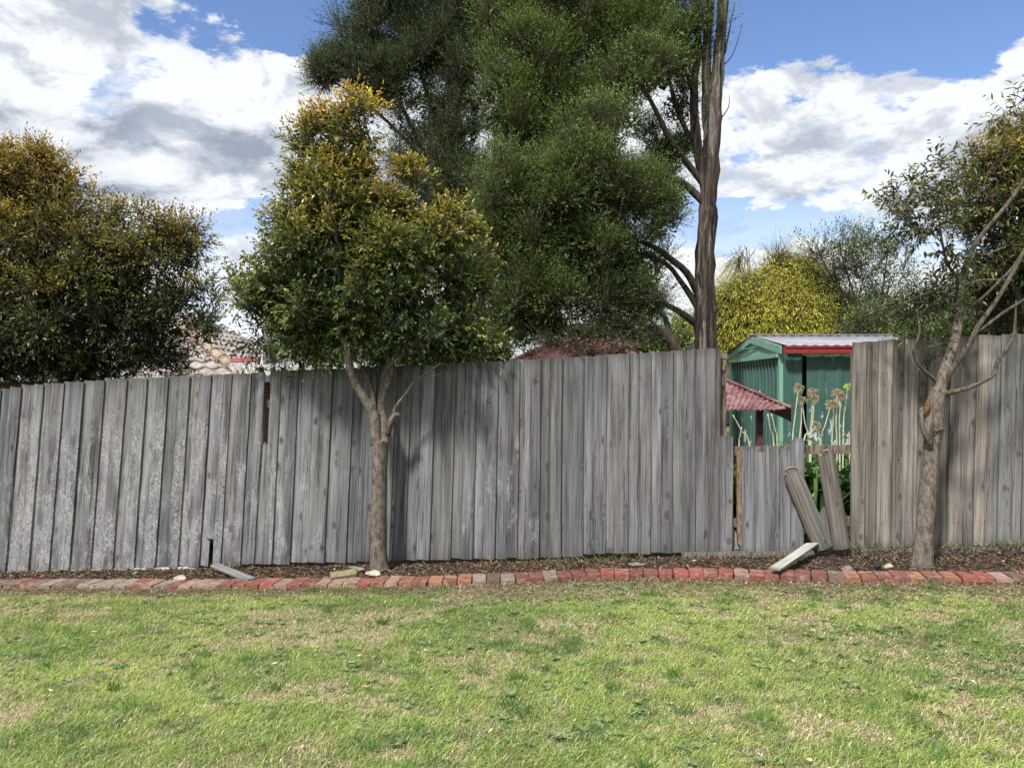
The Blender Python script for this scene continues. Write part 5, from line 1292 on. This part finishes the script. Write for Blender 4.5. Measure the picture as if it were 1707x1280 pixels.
# front slope as a fan of corrugations running down to the eave
m = MB(); nst = 96; vs = []
for s_ in (0, 1):
    for i in range(nst + 1):
        t = i / nst; e = E0.lerp(E1, t); hgt_ = Tm.lerp(T1, t); w_ = math.sin(i / 4 * 2 * math.pi) * 0.014
        off = Vector((0, -0.3, 0.95)) * w_ - Vector((0, -0.3, .95)) * 0.004 * s_
        vs += [tuple(e + off), tuple(hgt_ + off)]
k = 2 * (nst + 1); fs = []
for i in range(nst):
    fs.append((2 * i, 2 * i + 2, 2 * i + 3, 2 * i + 1)); fs.append((k + 2 * i, k + 2 * i + 1, k + 2 * i + 3, k + 2 * i + 2)); fs.append((2 * i, k + 2 * i, k + 2 * i + 2, 2 * i + 2))
m.add(vs, fs, True); m.build('roof_sheet', M['rust_roof'], aw)
m = MB()
for i in range(5):
    a = Tm.lerp(T1, i / 5 + .003); b_ = Tm.lerp(T1, (i + 1) / 5 + .02); u_ = Vector((0, 0, 0.014 + 0.003 * (i % 2)))
    m.bar(a + u_, b_ + u_ + Vector((0, 0, .006)), 0.085, 0.012)
m.build('ridge_cap', M['rust_roof'], aw)
m = MB(); q0 = P(1278, 684, ay + .02); q1 = P(1319, 681, ay + .12); q2 = P(1319, 703, ay + .30); q3 = P(1285, 687, ay + 0.5)
m.slab([q0, q2, q1, q0.lerp(q1, .5)], 0.006); m.slab([q1, q2, P(1250, 660, ay + 1.6), P(1230, 640, ay + 1.2)], 0.006); m.build('side_sheet', M['maroon'], aw)
m = MB()
for px, yy in ((1266, ay + .25), (1150, ay + .25)):
    c = P(px, 680, yy); m = MB(); m.box((c.x - .035, yy - .035, gz(c.x)), (c.x + .035, yy + .035, c.z + .02)); m.build('post', M['maroon'], aw)

# ---- tiled house at left
hz0 = gz(-9); EZ = 1.74; RZ = 3.80; cx0, cx1, cy0, cy1 = -16.0, -4.93, 14.0, 22.0
hs = thing('tiled_house', (-10, 18, hz0), 'brick house with mottled concrete tile hip roof behind the left part of the fence', 'house')
m = MB(); m.box((cx0 + .5, cy0 + .5, hz0), (cx1 - .45, cy0 + .7, EZ)); m.box((cx1 - .65, cy0 + .7, hz0), (cx1 - .45, cy1 - .5, EZ)); m.box((cx0 + .5, cy1 - .7, hz0), (cx1 - .65, cy1 - .5, EZ)); m.build('wall', M['house_brick'], hs)


def tiles(mb, e0, e1, r0, r1, nc, per=0.30):
    """courses of wavy tiles on a slope: eave e0-e1, ridge r0-r1"""
    e0, e1, r0, r1 = map(Vector, (e0, e1, r0, r1)); nm = (e1 - e0).cross((r0 + r1) / 2 - (e0 + e1) / 2).normalized()
    if nm.z < 0: nm = -nm
    u = (e1 - e0).normalized()
    for c in range(nc):
        a0 = e0.lerp(r0, c / nc); a1 = e1.lerp(r1, c / nc); b0 = e0.lerp(r0, (c + 1.06) / nc); b1 = e1.lerp(r1, (c + 1.06) / nc)
        L = (a1 - a0).length; n = max(2, int(L / per * 8)); vs = []
        s0 = (a0 - e0).dot(u)
        for i in range(n + 1):
            t = i / n; p = a0.lerp(a1, t); s_ = (p - e0).dot(u); q = b0.lerp(b1, t)
            w1 = 0.022 * math.sin(s_ / per * 6.283)
            vs += [tuple(p + nm * (0.038 + w1) - nm * 0.045), tuple(p + nm * (0.038 + w1)), tuple(q + nm * (w1))]
        mb.add(vs, [f for i in range(n) for f in ((3 * i, 3 * i + 3, 3 * i + 4, 3 * i + 1), (3 * i + 1, 3 * i + 4, 3 * i + 5, 3 * i + 2))], False)


ap = (cx1 - 4.0, 18.0, RZ)
m = MB(); tiles(m, (cx0, cy0, EZ), (cx1, cy0, EZ), (cx0 + 4, 18.0, RZ), ap, 15); tiles(m, (cx1, cy0, EZ), (cx1, cy1, EZ), ap, (cx1 - 4, 18.001, RZ), 15)
m.add([(cx0, cy1, EZ), (cx1, cy1, EZ), ap, (cx0 + 4, 18, RZ)], [(1, 0, 3, 2)]); m.add([(cx0, cy0, EZ), (cx0, cy1, EZ), (cx0 + 4, 18, RZ)], [(0, 1, 2)])
rf = m.build('roof', M['tile'], hs)
m = MB(); A = Vector((cx1, cy0, EZ)); Bp = Vector(ap); n = 15
for i in range(n):
    a = A.lerp(Bp, i / n); b_ = A.lerp(Bp, (i + 1.08) / n); m.tube([a + Vector((0, 0, .06)), b_ + Vector((0, 0, .045))], [0.10, 0.085], 8, 0, sub=1)
m.build('hip_cap', M['hip_tile'], rf)
m = MB(); m.box((cx0 - .05, cy0 - .12, EZ - .10), (cx1 + .12, cy0 - .01, EZ + .01)); m.box((cx1 + .01, cy0 - .0, EZ - .10), (cx1 + .12, cy1, EZ + .01)); m.build('gutter', M['grey_roof'], hs)

# ---- low iron verandah roof right of it
ve = thing('verandah_roof', (-3.4, 12.2, gz(-3.4)), 'flat grey corrugated verandah roof showing just over the fence under the left lilly pilly', 'roof')
m = MB(); z_ = HC + (640 - 613) / F * 12; corrugated(m, (-4.1, 13.6, z_ + .18), (-2.2, 13.6, z_ + .18), (0, -1.6, -.17), 0.10, 0.012); m.build('roof_sheet', M['grey_roof'], ve)
m = MB()
for xx in (-4.0, -2.3):
    for yy, dz in ((12.2, .01), (13.4, .14)): m = MB(); m.box((xx - .04, yy, gz(xx)), (xx + .04, yy + .08, z_ + dz)); m.build('post', M['post_wood'], ve)

# ---- red roofed house, centre
rh = thing('red_roofed_house', (2.6, 22, gz(2)), 'brick house with faded red iron hip roof behind the middle of the fence', 'house')
x0 = (853 - CX) / F * 19.5; EZ2 = HC + (640 - 603) / F * 19.5; 
m = MB(); m.box((x0 + .4, 19.9, gz(2)), (3.2, 20.1, EZ2)); m.box((x0 + .4, 20.1, gz(2)), (x0 + .6, 24, EZ2)); m.box((3.0, 20.1, gz(2)), (3.2, 24, EZ2)); m.build('wall', M['house_brick'], rh)
m = MB(); e0 = Vector((x0, 19.5, EZ2)); e1 = Vector((3.5, 19.5, EZ2)); r0 = Vector((x0 + 1.75, 22, EZ2 + .85)); r1 = Vector((2.1, 22, EZ2 + .85)); b0_ = Vector((x0, 24.5, EZ2)); b1_ = Vector((3.5, 24.5, EZ2))
def strips(mb, e0, e1, r0, r1, n):
    nm = (e1 - e0).cross(r0 - e0).normalized(); nm = nm if nm.z > 0 else -nm
    vs = []
    for i in range(n + 1):
        for dlt, h_ in ((0, 0), (.12, .02), (.2, .02), (.32, 0)):
            t = min((i + dlt) / n, 1); vs += [tuple(e0.lerp(e1, t) + nm * h_), tuple(r0.lerp(r1, t) + nm * h_)]
    k = len(vs) // 2; mb.add(vs, [(2 * i, 2 * i + 2, 2 * i + 3, 2 * i + 1) for i in range(k - 1)])
strips(m, e0, e1, r0, r1, 28); strips(m, b0_, e0, r0, r0 + Vector((0, .001, 0)), 16); strips(m, e1, b1_, r1, r1 + Vector((0, .001, 0)), 16); strips(m, b1_, b0_, r1, r0, 20)
m.build('roof', M['red_roof'], rh)
m = MB(); m.bar(e0 + Vector((0, 0, .03)), r0 + Vector((0, 0, .03)), .16, .05); m.bar(r0 + Vector((0, 0, .03)), r1 + Vector((0, 0, .03)), .16, .05); m.bar(e1 + Vector((0, 0, .03)), r1 + Vector((0, 0, .03)), .16, .05); m.build('ridge_cap', M['red_roof'], rh)

# ---- distant grey-roofed outbuilding between trunk and shed
ob = thing('outbuilding', (P(1222, 600, 26).x, 27, gz(6)), 'small grey roofed outbuilding in the distance between the twin trunk and the shed', 'outbuilding')
a = P(1196, 588, 26); c_ = P(1262, 588, 26)
m = MB(); m.box((a.x, 26.0, gz(7)), (c_.x, 29, a.z)); m.build('wall', M['stone_grey'], ob)
m = MB(); m.slab([(a.x - .2, 25.8, a.z), (c_.x + .2, 25.8, a.z), (c_.x + .2, 27.5, a.z + .55), (a.x - .2, 27.5, a.z + .55)], .05); m.slab([(c_.x + .2, 29.2, a.z), (a.x - .2, 29.2, a.z), (a.x - .2, 27.505, a.z + .55), (c_.x + .2, 27.505, a.z + .55)], .05); m.build('roof', M['grey_roof'], ob)

# ---- basketball hoop
hp = P(405, 602, 12.6); pb = Vector((P(452, 600, 12.6).x, 12.7, gz(-4.5)))
hb = thing('basketball_hoop', pb, 'red basketball hoop with white net just above the fence, in front of the tiled roof', 'basketball hoop')
m = MB(); m.tube([pb, pb + Vector((0, 0, 3.0))], [0.045, 0.045], 10, sub=1); m.build('pole', M['pole'], hb)
m = MB(); m.box((pb.x - .09, 12.35, hp.z - .08), (pb.x - .06, 13.15, hp.z + .55)); m.build('backboard', M['board_white'], hb)
m = MB(); ring = [hp + Vector((.2 * math.cos(a), .2 * math.sin(a), 0)) for a in [i / 24 * 6.2832 for i in range(25)]]
m.tube(ring, [0.011] * 25, 6, sub=1); m.tube([r_ + Vector((0, 0, .035)) for r_ in ring], [0.008] * 25, 6, sub=1); m.bar((hp.x + .19, 12.6, hp.z), (pb.x - .06, 12.6, hp.z), .12, .03); m.build('ring', M['hoop_red'], hb)
m = MB()
for i in range(12):
    for s_ in (1, -1):
        a0 = i / 12 * 6.283; pts = []
        for j in range(5): a = a0 + s_ * j * 0.2618; r_ = 0.2 - 0.022 * j; pts.append(hp + Vector((r_ * math.cos(a), r_ * math.sin(a), -.09 * j)))
        m.tube(pts, [0.006] * 5, 4, sub=1, cap=False)
m.build('net', M['net'], hb)


# ---- agapanthus and seed stalks in the gap
def strap_clump(name, px, Y, n, label, seed, hmax=0.6, heads=()):
    r = np.random.default_rng(seed); p = P(px, 640, Y); base = Vector((p.x, Y, gz(p.x)))
    t = thing(name, base, label, 'plant', 'strappy plants behind the gap')
    V = []; Fq = []; cols = []
    for i in range(n):
        a = r.random() * 6.283; L = hmax * (0.55 + 0.9 * r.random()); el = 1.15 + 0.35 * r.random(); w = 0.017 + 0.012 * r.random()
        o0 = np.array([base.x + r.normal() * 0.12, base.y + r.normal() * 0.10, base.z + .02]); d0 = np.array([math.cos(a), math.sin(a) * (0.30 if math.sin(a) < 0 else 0.8), 0]); sd = np.array([-math.sin(a), math.cos(a), 0])
        k0 = len(V); pos = o0.copy(); ang = el; c = np.array([(0.085, 0.17, 0.045), (0.12, 0.21, 0.06), (0.055, 0.12, 0.04)][r.integers(3)]) * (0.7 + 0.6 * r.random())
        for j in range(8):
            f = math.sin(min(1, (j + 1.2) / 8) * math.pi) ** 0.5 if j > 3 else 1
            V += [pos - sd * w * f, pos + sd * w * f]; cols += [c, c]
            pos = pos + (d0 * math.cos(ang) + np.array([0, 0, math.sin(ang)])) * L / 7; ang -= (0.16 + 0.09 * j) * (0.8 + 0.5 * r.random())
        for j in range(7): q = k0 + 2 * j; Fq.append((q, q + 1, q + 3, q + 2))
    fast_mesh('leaves', np.array(V), np.array(Fq), M['leaf'], np.array(cols), t)
    for (hx, hy, fx2, fy2, rr, kind) in heads:
        m = MB(); hpnt = P(hx, hy, Y); ft = P(fx2, fy2, Y + .05); g0 = Vector((ft.x + (ft.x - hpnt.x) * .3, Y + .06, base.z))
        midp = hpnt.lerp(ft, .5) + Vector((rnd.uniform(-.012, .012), 0, 0))
        m.tube([hpnt, midp, ft, g0], [0.0055, 0.0065, 0.008, 0.010], 6, sub=4); st = m.build('flower_stalk', M['stalk'], t)
        if rr > 0:
            m = MB(); R_ = rr / F * Y; rr2 = random.Random(int(hx * 7 + hy))
            for q in range(75):
                d_ = Vector((rr2.gauss(0, 1), rr2.gauss(0, 1), rr2.gauss(0.35, 1))).normalized(); e = hpnt + d_ * R_ * rr2.uniform(.75, 1.08)
                m.tube([hpnt, hpnt.lerp(e, .6) + Vector((0, 0, .003)), e], [0.0012, 0.0013, 0.0016], 3, sub=1, cap=False)
                m.tube([e - d_ * .006, e, e + d_ * .006], [0.001, 0.0042, 0.001], 4, sub=1, cap=False)
            m.build('seed_head', M['seed_green'] if kind else M['seed'], st)


strap_clump('agapanthus', 1352, 7.72, 230, 'agapanthus clump with three dry round seed heads, left of the tilted paling', 31, 1.0, [(1331, 648, 1321, 742, 9, 0), (1336, 662, 1333, 742, 0, 0), (1337, 668, 1349, 742, 8, 0), (1355, 655, 1350, 742, 9, 0), (1357, 664, 1352, 738, 8, 0)])
strap_clump('agapanthus', 1400, 7.70, 230, 'agapanthus clump with dry heads and one yellow green head beside the right fence', 32, 1.0, [(1385, 676, 1367, 742, 9, 0), (1390, 674, 1387, 738, 7, 0), (1396, 658, 1395, 742, 10, 0), (1402, 662, 1400, 742, 8, 0), (1414, 646, 1406, 715, 7, 1), (1405, 718, 1416, 738, 0, 0), (1361, 710, 1340, 738, 8, 0), (1361, 716, 1368, 738, 0, 0)])
strap_clump('agapanthus', 1236, 7.85, 170, 'agapanthus clump showing through the slit beside the cut paling', 33, .95, [(1222, 692, 1250, 745, 0, 0), (1236, 712, 1232, 745, 0, 0), (1280, 690, 1290, 742, 0, 0), (1286, 690, 1296, 742, 0, 0)])
strap_clump('agapanthus', 362, 7.95, 120, 'low strappy clump added to darken the hole below the snapped paling', 35, .7)  # added clump, hides the bright lawn that would show through the hole
strap_clump('agapanthus', 1375, 8.1, 260, 'agapanthus clump further back, seen between the two leaning palings', 34, 1.15)
print('verts', sum(len(o.data.vertices) for o in bpy.data.objects if o.type == 'MESH'))
